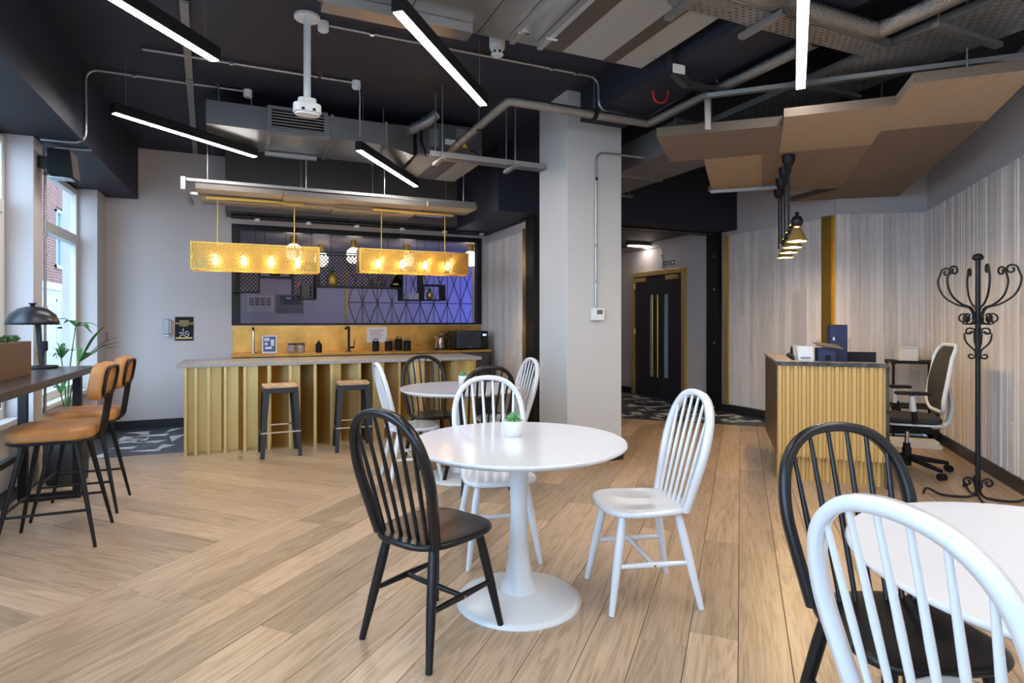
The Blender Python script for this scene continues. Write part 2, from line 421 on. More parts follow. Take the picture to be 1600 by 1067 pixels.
# kitchen side wall, lobby and right-hand walls
struct('wall_kitchen_side', MB().box((3.19, 6.3, 0), (3.32, YB, CEIL)), 'wall')
struct('wall_lobby_back', MB().box((3.32, 9.11, 0), (XR, 9.2, CEIL)), 'wallr')
DY0, DY1, DZ = 7.314, 8.715, 2.125
wr = MB().box((XR, 4.76, 0), (XR + .1, DY0, CEIL)).box((XR, DY1, 0), (XR + .1, 9.2, CEIL)).box((XR, DY0, DZ), (XR + .1, DY1, CEIL))
struct('wall_lobby', wr, 'wallr')
def wall_seg(name, p, q, m, h=CEIL, t=.1):
    p, q = Vector((*p, 0)), Vector((*q, 0)); d = (q - p).normalized(); n = Vector((-d.y, d.x, 0)) * t
    return struct(name, MB().prism([p.xy, q.xy, (q + n).xy, (p + n).xy], 0, h), m)
wall_seg('wall_rear_right', CORN, KINK, 'wall', t=-.1)
RW0 = B(AW, -2.0); RW1 = Vector((CORN[0], CORN[1], 0))
wall_seg('wall_right', RW0.xy, RW1.xy, 'wall', t=-.12)
struct('ceiling_lobby', MB().box((3.32, 6.9, 2.62), (XR, 9.11, 2.7)), 'dkgrey')
# wall behind the camera, unseen; its tall openings are invented to admit daylight
sf = MB().box((-2, -4.1, 0), (9, -4, .9)).box((-2, -4.1, 2.5), (9, -4, CEIL))
for x, w_ in ((-2, 1.2), (.6, 2.2), (4.0, 5.0)): sf.box((x, -4.1, .9), (x + w_, -4, 2.5))
struct('wall_front', sf, 'wall')

struct('wall_stair', MB().box((XR + .9, 6.8, 0), (XR + 1.0, 9.2, CEIL)).box((XR + .1, 6.7, 0), (XR + 1.0, 6.8, CEIL)).box((XR + .1, 9.2, 0), (XR + 1.0, 9.3, CEIL)), 'wallr')
# slats over the limewashed walls
def slat_wall(name, p, q, side, z0, z1, w0, w1, seed, split=.5):
    rr = random.Random(seed); p, q = Vector((*p, 0)), Vector((*q, 0)); d = (q - p); L_ = d.length; d.normalize()
    n = Vector((-d.y, d.x, 0)) * side; ang = math.atan2(d.y, d.x)
    par = thing(name, None, None, p, ang); par['kind'] = 'structure'
    x = 0
    while x < L_ - .004:
        w_ = min(rr.uniform(w0, w1), L_ - x); cuts = [z0]
        if rr.random() < split: cuts.append(rr.uniform(z0 + .3, z1 - .3))
        cuts.append(z1)
        for a, b in zip(cuts, cuts[1:]):
            t = rr.uniform(.012, .024)
            MB().box((x + .0012, 0, a + .001), (x + w_ - .0012, t * side, b - .001)).build('slat', 'slat', par)
        x += w_
    return par
slat_wall('wall_slats_right', (B(AW, .6).x, B(AW, .6).y), CORN, 1, .11, 2.53, .028, .06, 11, .5)
slat_wall('wall_slats_rear', KINK, (CORN[0] - .02, CORN[1] + .012), -1, .11, 2.53, .06, .12, 12, .35)
slat_wall('wall_slats_lobby', (XR, 6.40), (XR, KINK[1] + .16), -1, .11, 2.50, .06, .12, 13, .35)
slat_wall('wall_slats_kitchen', (3.19, YB - .02), (3.19, 6.78), -1, .0, 2.43, .05, .10, 14, .35)
st = struct('trim_3', MB().box((XR - .04, 6.40, .1), (XR, 6.50, 2.52)), 'gold')
tag(st)
struct('trim_4', MB().box((XR - .035, KINK[1] + .03, .1), (XR, KINK[1] + .16, 2.52)).beam((XR - .005, KINK[1] + .03, 1.31), (XR + .06, KINK[1] - .02, 1.31), .03, 2.42), 'brass')
struct('trim_5', MB().box((3.13, 6.60, 0), (3.19, 6.78, 2.45)), 'brass')
# black steel screen frame between kitchen and lobby
struct('trim_6', MB().box((3.08, 6.36, 0), (3.19, 6.58, 2.62)), 'black')
post = struct('trim_7', MB().box((XR - .10, 6.56, 0), (XR - .001, 6.77, 2.62)), 'black')
for z in (.02, .95, 1.72, 2.2): MB().lathe([(.018, 0), (.018, .01)], 10, Matrix.Translation((XR - .1, 6.60, z + .02)) @ Matrix.Rotation(-PI / 2, 4, 'Y')).build('bolt', 'chrome', post)
struct('trim_8', MB().box((3.08, 6.60, 2.54), (XR, 6.74, 2.62)), 'black')
struct('ceiling_header', MB().box((2.587, 6.27, 2.56), (XR - .001, 6.90, CEIL - .003)).box((2.587, 6.90, 2.56), (3.32, YB - .004, CEIL - .003)), 'navy')
struct('ceiling_kitchen_bulkhead', MB().box((-.30, 7.75, 2.60), (2.586, YB - .003, CEIL - .004)), 'dkgrey')
struct('ceiling_beam', MB().box((2.71, -4, 3.09), (3.16, 6.26, CEIL - .002)), 'navy')
# column
colm = struct('column', MB().box((2.574, 4.62, 0), (3.150, 5.18, CEIL)), 'column', bevel=.004)
struct('baseboard_column', MB().box((2.56, 4.605, 0), (3.165, 5.195, .11)), 'blackbase')
# baseboards
bb = MB().box((XW, YB - .016, 0), (-.24, YB - .001, .10))
struct('baseboard_back', bb, 'blackbase')
struct('baseboard_left', MB().box((XW, 7.84, 0), (XW + .015, YB - .02, .10)).box((XG + .03, 5.98, 0), (XG + .05, 7.83, .1)), 'blackbase')
struct('baseboard_lobby', MB().box((XR - .03, DY1 + .06, 0), (XR - .001, 9.1, .1)).box((XR - .03, KINK[1], 0), (XR - .001, DY0 - .05, .1)).box((3.33, 9.09, 0), (XR - .04, 9.108, .1)), 'blackbase')
bbm = MB().beam((KINK[0] - .012, KINK[1] - .02, .055), (CORN[0] - .03, CORN[1] - .006, .055), .02, .11)
struct('baseboard_rear', bbm, 'blackbase')
p0, p1 = B(AW - .016, .0), B(AW - .016, 7.98)
struct('baseboard_right', MB().beam((p0.x, p0.y, .055), (p1.x, p1.y, .055), .03, .11), 'blackbase')

# lobby double door
d = thing('door_1', None, None, (XR, DY0, 0)); d['kind'] = 'structure'
W_ = DY1 - DY0
MB().box((-.05, 0, 0), (.06, .075, DZ)).box((-.05, W_ - .075, 0), (.06, W_, DZ)).box((-.05, .075, DZ - .075), (.06, W_ - .075, DZ)).build('door_frame', 'gold', d, bevel=.004)
md = W_ / 2
for s, (y0, y1) in enumerate(((.078, md - .003), (md + .003, W_ - .078))):
    gy = (y0 + y1) / 2 + (.10 if s == 0 else -.14); gw = .06
    lf = MB()
    for a, b in (((-.02, y0, .01), (.03, gy - gw, DZ - .08)), ((-.02, gy + gw, .01), (.03, y1, DZ - .08)), ((-.02, gy - gw, .01), (.03, gy + gw, .35)), ((-.02, gy - gw, 1.72), (.03, gy + gw, DZ - .08))): lf.box(a, b)
    leaf = lf.build('door_leaf', mat('navy_door', (.016, .015, .022), .4), d)
    MB().box((0, gy - gw, .35), (.006, gy + gw, 1.72)).build('vision_panel', mat('bluish_glass', (.36, .44, .52), .06), leaf)
    hy = md + (-.07 if s == 0 else .07)
    MB().tube([(-.02, hy, .42), (-.07, hy, .42)], .008).tube([(-.02, hy, 1.66), (-.07, hy, 1.66)], .008).tube([(-.07, hy, .35), (-.07, hy, 1.73)], .014).build('pull_handle', 'brass', leaf)
    cy = y0 + .22 if s == 0 else y1 - .2
    MB().box((-.07, cy - .14, DZ - .17), (-.02, cy + .14, DZ - .10)).build('door_closer', 'gold', leaf, bevel=.005)
    for z in (.25, 1.05, 1.85): MB().box((-.03, (y0 - .01 if s == 0 else y1 - .012), z), (-.015, (y0 + .012 if s == 0 else y1 + .01), z + .1)).build('hinge', 'chrome', leaf)

# ------------------------------------------------------------------ ceiling services
def led(name, p, q, label, z=2.9):
    p, q = Vector(p), Vector(q); d = q - p; L_ = d.length; ang = math.atan2(d.y, d.x) - PI / 2
    t = thing(name, label, 'light', (p.x, p.y, z), ang, 'linear lights hung from the dark ceiling')
    MB().box((-.033, 0, .004), (.033, L_, .085)).build('housing', 'blackm', t, bevel=.003)
    MB().box((-.026, .012, 0), (.026, L_ - .012, .006)).build('diffuser', 'light', t)
    for y in (.1, L_ - .1): MB().tube([(0, y, .085), (0, y, CEIL - z)], .0022, 5).build('suspension_wire', 'conduit', t)
led('linear_light', G(215 - 150, -68, 2.9), G(338, 97, 2.9), 'linear LED light above the leather counter chairs and desk')
led('linear_light', G(176, 177, 2.9), G(400, 246, 2.9), 'linear LED light beside the galvanised grille duct, pointing at the wall sign')
led('linear_light', G(620, 18, 2.9), G(756, 166, 2.9), 'linear LED light between grey ceiling boards and foil pipe')
led('linear_light', G(560, 235, 2.84), G(650, 292, 2.84), 'linear LED light just above the beige felt raft over the bar', 2.84)
led('linear_light', G(1257, -60, 2.86), G(1251, 140, 2.86), 'linear LED light below the perforated cable trays near reception', 2.86)
for i, (x, y, a) in enumerate(((-.2, 1.0, .5), (1.2, -.4, .9), (2.6, .2, .2), (.4, -2.2, .4), (2.6, -2.0, .8), (4.2, -2.6, .1))):   # extra lights of the same kind, out of view, added as fill
    led('linear_light', (x, y, 0), (x + 1.5 * math.sin(a), y + 1.5 * math.cos(a), 0), 'linear LED light added as fill, out of view over the open floor behind the round tables')

# grey board raft and galvanised duct over the room
rf = thing('ceiling_raft', 'large flat raft of grey boards and galvanised sheets under the dark ceiling', 'ceiling raft', (0, 0, 3.14))
xs = [.34, .86, 1.32, 1.80]
for i in range(3): MB().box((xs[i] + .003, -1.5, 0), (xs[i + 1] - .003, 3.56, .02)).build('metal_sheet', 'galv', rf)
MB().box((1.80, -1.5, -.004), (1.94, 3.56, .02)).build('joint_strip', 'boardbrown', rf)
MB().box((1.943, -1.5, 0), (2.27, 3.56, .02)).build('grey_board', 'boardgrey', rf)
MB().box((2.273, -1.5, -.004), (2.37, 3.56, .02)).build('joint_strip', 'boardbrown', rf)
MB().box((2.373, -1.5, 0), (2.60, 3.56, .02)).build('grey_board', 'boardgrey', rf)
for x in (1.52, 1.72): 
    MB().box((x, -1.0, -.05), (x + .035, 3.50, -.004)).build('rail', 'conduit', rf)
    for y in (1.0, 1.8, 2.6, 3.3): MB().box((x - .02, y, -.06), (x + .055, y + .03, -.05)).build('clamp', 'chrome', rf)
MB().box((.36, 3.44, -.06), (1.25, 3.56, -.002)).build('edge_channel', 'conduit', rf)
for i in range(10):
    MB().lathe([(.006, -.006), (.006, 0)], 6, cx=1.96 + (.62 if i > 4 else 0), cy=.9 + (i % 5) * .62).build('screw', 'chrome', rf)
for x, y in ((.5, 3.2), (2.4, 3.2), (.5, .4), (2.4, .4)): MB().tube([(x, y, .02), (x, y, CEIL - 3.14)], .006, 6).build('hanger_rod', 'conduit', rf)

dk = thing('air_duct', 'long galvanised rectangular air duct with dark louvre grille, hung over the bar', 'duct', (0, 5.725, 3.0)); dk.scale = (1.097,) * 3
for i, (x0, x1) in enumerate(((-.34, .12), (.12, .62), (.62, 1.08))):
    MB().box((x0 + .002, 0, 0), (x1 - .002, .68, .19)).build('duct_section', 'galv', dk)
    MB().box((x1 - .012, -.012, -.012), (x1 + .012, .69, .20)).build('flange', 'galvd', dk)
MB().add([(1.09, 0, 0), (1.09, .68, 0), (1.09, .68, .19), (1.09, 0, .19), (1.34, .06, -.05), (1.34, .74, -.05), (1.34, .74, .22), (1.34, .06, .22)],
         [(0, 3, 2, 1), (4, 5, 6, 7), (0, 1, 5, 4), (1, 2, 6, 5), (2, 3, 7, 6), (3, 0, 4, 7)]).build('duct_transition', 'galv', dk)
g = MB().box((.11, -.04, .00), (.58, 0, .025)).box((.11, -.04, .175), (.58, 0, .20)).box((.11, -.04, .025), (.14, 0, .175)).box((.55, -.04, .025), (.58, 0, .175)).build('grille_frame', 'galvd', dk)
MB().box((.14, -.004, .025), (.55, -.001, .175)).build('grille_back', 'blackm', dk)
for i in range(6): MB().beam((.14, -.018, .04 + i * .024), (.55, -.018, .04 + i * .024), .022, .006, (0, -.5, 1)).build('louvre', 'galvd', g)
MB().box((.10, -.05, -.03), (.60, -.005, -.004)).build('drip_channel', 'conduit', dk)
MB().box((.1, .60, -.045), (.55, .64, -.012)).build('support_channel', 'conduit', dk)
for x in (-.25, .85, 1.06): MB().tube([(x, .02, .2), (x, .02, (CEIL - 3.0) / 1.097)], .005, 6).build('hanger_rod', 'conduit', dk)

ac = thing('air_handling_unit', 'dark grey air handling unit with pale tape-striped underside and warning label', 'air unit', (1.514, 5.758, 2.945)); ac.scale = (1.097,) * 3
MB().box((0, 0, .02), (.62, .85, .32)).build('casing', mat('unit_grey', (.10, .10, .105), .5, .3), ac, bevel=.006)
for i, (x0, x1, m) in enumerate(((0, .2, 'felt_grey'), (.2, .4, 'boardbrown'), (.4, .62, 'felt_grey'))): MB().box((x0 + .001, 0, 0), (x1 - .001, .85, .019)).build('base_panel', m, ac)
for x, z, wd, h, m in ((.10, .1, .09, .16, 'galvd'), (.36, .2, .10, .09, 'galvd'), (.25, .13, .1, .05, 'paper')): MB().box((x, -.008, z), (x + wd, -.001, z + h)).build('panel_plate', m, ac)
MB().prism([(0, 0), (.05, 0), (.025, .045)], 0, .004, Matrix.Translation((.42, -.001, .12)) @ Matrix.Rotation(PI / 2, 4, 'X')).build('warning_label', 'yellow', ac)
MB().tube(smooth_path([(.02, -.02, .22), (.0, -.1, .1), (.05, -.12, -.03), (.14, -.08, .02), (.18, -.01, .06)]), .016, 8).build('cable', 'blackm', ac)
MB().tube(smooth_path([(.5, -.01, .1), (.56, -.05, .06), (.6, -.03, .0)]), .006, 6).build('cable', 'blackm', ac)
for x, y in ((.05, .05), (.57, .05), (.57, .8)): MB().tube([(x, y, .3), (x, y, (CEIL - 2.945) / 1.097)], .006, 6).build('hanger_rod', 'conduit', ac)
MB().tube(smooth_path([(-.04, .05, .25), (.05, -.08, .28), (.14, -.12, .36)]), .05, 10).build('flexible_duct', 'galvd', ac)

def pipe(name, pts, r, m, label, cat, clips=()):
    t = thing(name, label, cat, pts[0]); o = Vector(pts[0]); P = [Vector(p) - o for p in pts]
    MB().tube(P, r, 12).build('pipe', m, t)
    for c in clips:
        c = Vector(c) - o; MB().tube([c, c + Vector((0, 0, CEIL - .003 - (c.z + o.z)))], .0045, 6).build('hanger_rod', 'conduit', t)
        MB().lathe([(r * 1.15, -.02), (r * 1.15, .02)], 10, Matrix.Translation(c) @ Matrix.Rotation(PI / 2, 4, 'Y')).build('clip', 'blackm', t)
    return t
def bend(pts, r=.12, n=5):
    P = [Vector(p) for p in pts]; out = [P[0]]
    for a, b, c in zip(P, P[1:], P[2:]):
        d1 = (a - b); d2 = (c - b); k = min(r, d1.length * .45, d2.length * .45); p1 = b + d1.normalized() * k; p2 = b + d2.normalized() * k
        for i in range(n + 1):
            t = i / n; out.append(p1 * (1 - t) ** 2 + b * 2 * t * (1 - t) + p2 * t * t)
    out.append(P[-1]); return out
z = 3.02
y0 = G(795, 157, z).y
pa, pb = G(795, 157, z), G(1012, 193, z); pb.y = y0
pipe('foil_pipe', bend([Vector((pa.x, 5.70, z)), pa, pb, Vector((pb.x + .02, 2.58, z))], .04), .039, 'foil', 'foil-wrapped pipe with two corners crossing in front of the pale column', 'pipe',
     ((pa.x, 4.9, z), (pb.x - .55, y0, z), (pb.x, 3.4, z)))
z = 3.026; p1, p2 = G(1150, 2, z), G(1370, 48, z)
pipe('foil_pipe', bend([Vector((p1.x - .1, p2.y, z)), Vector((p2.x, p2.y, z)), Vector((p2.x, 1.45, z))], .05), .055, 'foil', 'thick foil-wrapped pipe resting on the narrow perforated tray', 'pipe')

def tray(name, label, x0, x1, y0, y1, z, axis, cols, pitch):
    t = thing(name, label, 'cable tray', (x0, y0, z)); W, L_ = x1 - x0, y1 - y0
    # a pan of strips with real slots between them
    if axis == 'y': span, run = W, L_
    else: span, run = L_, W
    m = MB(); so_ = span / (cols + 1) * .72; sw = span / (2 * cols + 1)
    def bx(a0, a1, r0, r1):
        if axis == 'y': m.box((a0, r0, 0), (a1, r1, .002))
        else: m.box((r0, a0, 0), (r1, a1, .002))
    hole = (span - so_ * (cols + 1)) / cols
    for i in range(cols + 1): bx(i * (so_ + hole), i * (so_ + hole) + so_, 0, run)
    for i in range(cols):
        r = (i % 2) * pitch * .5; a0 = i * (so_ + hole) + so_
        while r < run: bx(a0, a0 + hole, r, min(r + pitch * .5, run)); r += pitch
    m.build('perforated_pan', 'galvd', t)['kind'] = 'stuff'
    if axis == 'y': MB().box((0, 0, 0), (.003, L_, .05)).build('side_flange', 'conduit', t); MB().box((W - .003, 0, 0), (W, L_, .05)).build('side_flange', 'conduit', t)
    else: MB().box((0, 0, 0), (W, .003, .05)).build('side_flange', 'conduit', t); MB().box((0, L_ - .003, 0), (W, L_, .05)).build('side_flange', 'conduit', t)
    return t
pt1 = G(1043, 7.5, 2.965); pt2 = G(1385, 84, 2.965)
t1 = tray('cable_tray', 'narrow perforated steel cable tray carrying the thick foil pipe', pt1.x, 3.56, pt1.y - .16, pt1.y, 2.965, 'x', 6, .05)
pt = G(1180, 168, 2.95)
t2 = tray('cable_tray', 'wide perforated steel cable tray above the tan felt raft', pt.x, pt.x + .50, 1.75, pt.y + .66, 2.975, 'y', 13, .06)
for y in (.3, 1.2, 2.1): MB().box((-.06, y, -.03), (.56, y + .045, -.002)).build('support_channel', 'galvd', t2); MB().tube([(-.03, y + .02, -.03), (-.03, y + .02, CEIL - 2.975)], .006, 6).build('hanger_rod', 'conduit', t2)
for x in (.05, .58): MB().box((x, -.06, -.03), (x + .04, .25, -.002)).build('support_channel', 'galvd', t1); MB().tube([(x + .02, .2, -.03), (x + .02, .2, CEIL - 2.965)], .006, 6).build('hanger_rod', 'conduit', t1)
pt = G(672, 247, 2.72)
t3 = tray('cable_tray', 'short perforated steel cable tray beneath the air handling unit beside the column', pt.x, pt.x + 1.25, pt.y, pt.y + .12, 2.74, 'x', 3, .05)
for x in (.08, .78): MB().box((x, -.07, -.03), (x + .04, .2, -.002)).build('support_channel', 'galvd', t3); MB().tube([(x + .02, -.04, 0), (x + .02, -.04, CEIL - 2.74)], .006, 6).build('hanger_rod', 'conduit', t3); MB().tube([(x + .02, .17, 0), (x + .02, .17, CEIL - 2.74)], .006, 6).build('hanger_rod', 'conduit', t3)
# lobby-side duct seen right of the column
ld = thing('air_duct', 'dull grey rectangular air duct running behind the pale column', 'duct', (3.4, 4.15, 2.80))
for i in range(2): MB().box((0, i * 1.0 + .002, 0), (.62, (i + 1) * 1.0 - .002, .26)).build('duct_section', 'galvd', ld); MB().box((-.012, i * 1.0 - .012, -.012), (.632, i * 1.0 + .012, .272)).build('flange', 'conduit', ld)
MB().box((-.08, 1.7, -.04), (.75, 1.74, -.013)).build('support_channel', 'conduit', ld)
for x in (-.06, .72): MB().tube([(x, 1.72, -.03), (x, 1.72, CEIL - 2.80)], .006, 6).build('hanger_rod', 'conduit', ld)

# conduits with saddles and roses
def conduit(pts, label, saddles=(), rose=None, drop=None):
    o = Vector(pts[0]); t = thing('steel_conduit', label, 'conduit', o)
    MB().tube(bend([Vector(p) - o for p in pts], .10), .0105, 8).build('tube', 'conduit', t)
    for c in saddles:
        c = Vector(c) - o; MB().box(c - Vector((.014, .014, .012)), c + Vector((.014, .014, .016))).build('saddle', 'chrome', t)
    if rose is not None:
        c = Vector(rose) - o; MB().lathe([(.032, -.05), (.038, -.045), (.038, .02)], 14, cx=c.x, cy=c.y).v
        MB().lathe([(.03, c.z - .05), (.037, c.z - .044), (.037, c.z + .015)], 14, cx=c.x, cy=c.y).build('ceiling_rose', 'plastic', t)
        if drop is not None: MB().tube(smooth_path([c + Vector((0, 0, -.05)), c + Vector((.03, 0, -.09)), Vector(drop) - o]), .003, 5).build('flex', 'plastic', t)
    return t
ZC = CEIL - .02
def cline(u0, v0, u1, v1): a, b = G(u0, v0, ZC), G(u1, v1, ZC); b.y = a.y; return a, b
a, b = cline(125, 106, 387, 133)
fx = -1.24
conduit([Vector((-1.54, a.y, 2.73)), Vector((fx, a.y, 2.73)), Vector((fx, a.y, ZC)), b], 'steel conduit climbing from the window bulkhead to a ceiling rose', [a.lerp(b, k) for k in (.3, .8)], b, G(396, 240, 2.985))
a, b = cline(338, 95, 556, 131); conduit([a + Vector((-.5, 0, 0)), b], 'steel conduit ending in a ceiling rose behind the white stemmed detector', [a.lerp(b, k) for k in (.1, .72)], b, G(562, 232, 2.985))
a, b = cline(505, 38, 1000, 118); b.x = 2.665
conduit([a, b, Vector((b.x, b.y, 3.065)), Vector((3.30, b.y, 3.065))], 'long steel conduit along the edge of the grey board raft, dipping under the beam', [a.lerp(b, k) for k in (.15, .36, .8, .9)] + [Vector((2.95, b.y, 3.065))], a)
conduit([G(1012, 183, 3.2), G(1120, 118, 3.2), G(1225, 55, 3.2)], 'steel conduit running beside the dark ceiling beam towards the trays', [G(1125, 115, 3.2), G(1195, 73, 3.2)])
pc = PY(931, 480, 4.605)
conduit([PY(931, 480, 4.607), PY(931, 238, 4.607), PY(972, 241, 4.607) + Vector((.5, 0, 0))], 'steel conduit running down the front of the pale column to the thermostat', [PY(931, 280, 4.611), PY(931, 384, 4.611), PY(931, 440, 4.611)])
th = thing('thermostat', 'white wall thermostat with small grey display on the pale column', 'thermostat', PY(932, 491, 4.62))
MB().box((-.062, -.04, -.055), (.062, -.001, .055)).build('housing', 'plastic', th, bevel=.004)
MB().box((-.02, -.043, .0), (.04, -.0402, .04)).build('display', mat('lcd', (.12, .13, .10), .3), th)
for i in range(4): MB().box((-.045 + i * .026, -.042, -.042), (-.033 + i * .026, -.0402, -.034)).build('button', 'paper', th)
pd = PX(1037, 410, XR)
conduit([Vector((XR - .02, pd.y, 2.13)), Vector((XR - .02, pd.y, 2.52)), Vector((XR - .02, 9.05, 2.52))], 'steel conduit dropping to the gold lobby door frame', [Vector((XR - .02, pd.y, 2.36))])
conduit([Vector((-1.565, 5.985, .3)), Vector((-1.565, 5.985, 2.73)), Vector((-1.25, 5.985, 2.735))], 'tall vertical steel conduit on the window pier corner', [Vector((-1.565, 5.985, k)) for k in (.8, 1.4, 2.0, 2.5)])
conduit([PY(161, 640, YB - .02), PY(161, 535, YB - .02)], 'short steel conduit below the grey socket in the wall corner')
so = thing('wall_socket', 'grey metal wall socket box on the back wall near the palm', 'socket', PY(162, 527, YB - .002)); MB().box((-.045, -.045, -.05), (.045, 0, .06)).build('box', 'galvd', so, bevel=.004); MB().box((-.03, -.05, .0), (.03, -.045, .03)).build('rocker', 'plastic', so)
tr = thing('ceiling_trunking', 'pale steel trunking running along the dark ceiling towards the back wall', 'trunking', G(287, 0, CEIL - .005))
e_ = G(305, 237, CEIL - .005) - G(287, 0, CEIL - .005); MB().beam((0, 0, -.012), (e_.x, e_.y, -.012), .052, .02).build('channel', 'felt_grey', tr); MB().beam((e_.x * .35, e_.y * .35, -.026), (e_.x * .36, e_.y * .36, -.026), .06, .01).build('coupler', 'galvd', tr)

# detectors
sd = thing('stemmed_detector', 'white detector hanging on a long white stem from the ceiling', 'detector', G(480, 25, CEIL))
MB().lathe([(.085, -.02), (.085, -.002)], 20).build('ceiling_plate', 'plastic', sd); MB().tube([(0, 0, -.02), (0, 0, -.56)], .024, 12).build('stem', 'plastic', sd)
MB().prism(rounded(.18, .12, .05), -.66, -.60).prism(rounded(.16, .1, .045), -.675, -.66).prism(rounded(.12, .08, .035), -.60, -.56).build('sensor_head', 'plastic', sd, bevel=.008)
for x in (-.04, .03): MB().box((x, -.064, -.655), (x + .02, -.058, -.64)).build('sensor_lens', 'blackm', sd)
sm = thing('smoke_detector', 'white smoke detector with dark slots beside the long conduit', 'detector', G(777, 68, CEIL - .05))
MB().lathe([(.03, -.095), (.045, -.085), (.05, -.05), (.05, -.035), (.058, -.03), (.058, 0), (.058, .048)], 20).build('body', 'plastic', sm)
for i in range(8): a = i * PI / 4; MB().box((-.008, .043, -.08), (.008, .05, -.066), Matrix.Rotation(a, 4, 'Z')).build('slot', 'blackm', sm)

# red loop, small dark bracket near the beam
rl = thing('red_cable', 'red cable loop hanging under the dark ceiling beam', 'cable', G(1043, 150, 3.05)); MB().tube(smooth_path([(0, 0, .2), (0, 0, .0), (-.05, 0, -.06), (-.12, 0, -.05), (-.14, 0, .02)]), .008, 6).build('cable_loop', 'red', rl)
br = thing('ceiling_bracket', 'dark angled steel bracket with pale end fixed to the beam side', 'bracket', G(1052, 110, 3.05))
MB().beam((0, 0, 0), (.0, 0, .25), .06, .05, (0, 1, 0)).beam((0, 0, 0), (.12, .0, -.08), .06, .05, (0, 1, 0)).beam((.12, 0, -.08), (.45, 0, -.08), .06, .03, (0, 0, 1)).build('arm', 'stoolm', br); MB().box((-.03, -.04, -.03), (.07, -.03, .03)).build('end_plate', 'paper', br)

# ------------------------------------------------------------------ felt rafts
def ribbed(name, col):
    m = mat(name, col, .9); nt = m.node_tree; N = nt.nodes; L = nt.links
    tc = N.new('ShaderNodeTexCoord'); wv = N.new('ShaderNodeTexWave'); wv.inputs['Scale'].default_value = 14; wv.bands_direction = 'X'
    mp = N.new('ShaderNodeMapping'); mp.inputs['Rotation'].default_value = (0, 0, PI / 4); L.new(tc.outputs['Object'], mp.inputs['Vector']); L.new(mp.outputs[0], wv.inputs['Vector'])
    b = N.new('ShaderNodeBump'); b.inputs['Strength'].default_value = .35; b.inputs['Distance'].default_value = .01; L.new(wv.outputs['Fac'], b.inputs['Height']); L.new(b.outputs[0], N['Principled BSDF'].inputs['Normal'])
    return m
RT, RB2, RG = ribbed('ribbed_tan_felt', (.42, .31, .205)), ribbed('ribbed_brown_felt', (.25, .185, .13)), ribbed('ribbed_beige_felt', (.30, .275, .25))
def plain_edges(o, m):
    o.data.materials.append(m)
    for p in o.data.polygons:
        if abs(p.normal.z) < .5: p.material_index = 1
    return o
def raft(label, base, panels):
    t = thing('acoustic_raft', label, 'ceiling raft', base)
    for pix, z, th_, m in panels:
        P = [G(u, v, z) - Vector(base) for u, v in pix]
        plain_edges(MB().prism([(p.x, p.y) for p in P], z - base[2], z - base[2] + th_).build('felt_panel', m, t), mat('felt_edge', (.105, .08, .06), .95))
    return t
r1 = raft('big stepped raft of tan and brown felt panels over the reception desk', (4.3, 3.2, 2.7), [
    ([(1026, 214), (1048, 253), (1217, 239), (1224, 196)], 2.70, .07, M['felt_brown']),
    ([(1099, 249), (1112, 297), (1190, 292), (1217, 239)], 2.704, .06, RT),
    ([(1190, 243), (1190, 301), (1313, 294), (1362, 226), (1217, 239)], 2.703, .06, RB2),
    ([(1225, 183), (1400, 164), (1427, 130), (1625, 107), (1543, 188), (1376, 205), (1361, 226), (1217, 239)], 2.70, .06, RT),
    ([(1235, 315), (1404, 306), (1470, 250), (1543, 188), (1376, 205), (1313, 294)], 2.708, .06, M['felt_brown'])])
for u0, v0, u1, v1 in ((1105, 150, 1640, 82),):
    p, q = G(u0, v0, 2.92) - Vector((4.3, 3.2, 2.7)), G(u1, v1, 2.92) - Vector((4.3, 3.2, 2.7)); MB().beam(p, q, .04, .03).build('support_channel', 'conduit', r1)
    MB().beam(p + Vector((.03, .03, 0)), p + Vector((.05, .05, -.22)), .05, .01, (0, 1, 0)).build('hanger_strap', 'galvd', r1)
for u, v in ((1100, 60), (1400, 60), (1560, 40)):
    p = G(u, v, 3.3) - Vector((4.3, 3.2, 2.7))
p = G(1110, 300, 2.66) - Vector((4.3, 3.2, 2.7)); q = G(1215, 293, 2.66) - Vector((4.3, 3.2, 2.7)); MB().beam(p, q, .03, .03).build('support_channel', 'conduit', r1); MB().beam(p, p + Vector((0, 0, .06)), .05, .01, (0, 1, 0)).build('hanger_strap', 'galvd', r1)
for p in (B(.2, 5.4, 0), B(1.0, 5.2, 0), B(.4, 6.2, 0), B(1.3, 4.4)): 
    q = Vector((p.x, p.y, 2.76)) - Vector((4.3, 3.2, 2.7)); MB().tube([q, q + Vector((0, 0, CEIL - 2.76))], .006, 6).build('hanger_rod', 'conduit', r1)

ZR = 2.55
r2 = thing('acoustic_raft', 'long raft of beige ribbed felt panels hung over the gold bar', 'ceiling raft', (0, 6.25, ZR))
for x0, x1, y0, y1, dz, m in ((-.5, .28, .06, .9, .0, RG), (.28, .82, .0, .55, -.015, RG), (.28, .82, .555, .9, .0, M['felt_grey']), (.82, 1.75, .06, .5, 0, RG), (.82, 1.75, .505, .95, -.01, M['felt_grey']), (1.75, 2.32, .0, .42, 0, M['felt_grey'])):
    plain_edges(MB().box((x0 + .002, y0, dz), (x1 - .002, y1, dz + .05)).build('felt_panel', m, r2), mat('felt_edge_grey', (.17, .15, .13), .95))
MB().box((-.6, .10, .072), (2.34, .14, .10)).build('front_rail', 'galvd', r2); MB().box((-.6, .78, .072), (2.1, .82, .10)).build('rear_rail', 'conduit', r2)
MB().box((1.78, .6, -.01), (2.1, .64, .02)).box((2.06, .4, -.01), (2.1, .6, .02)).build('corner_frame', 'conduit', r2)
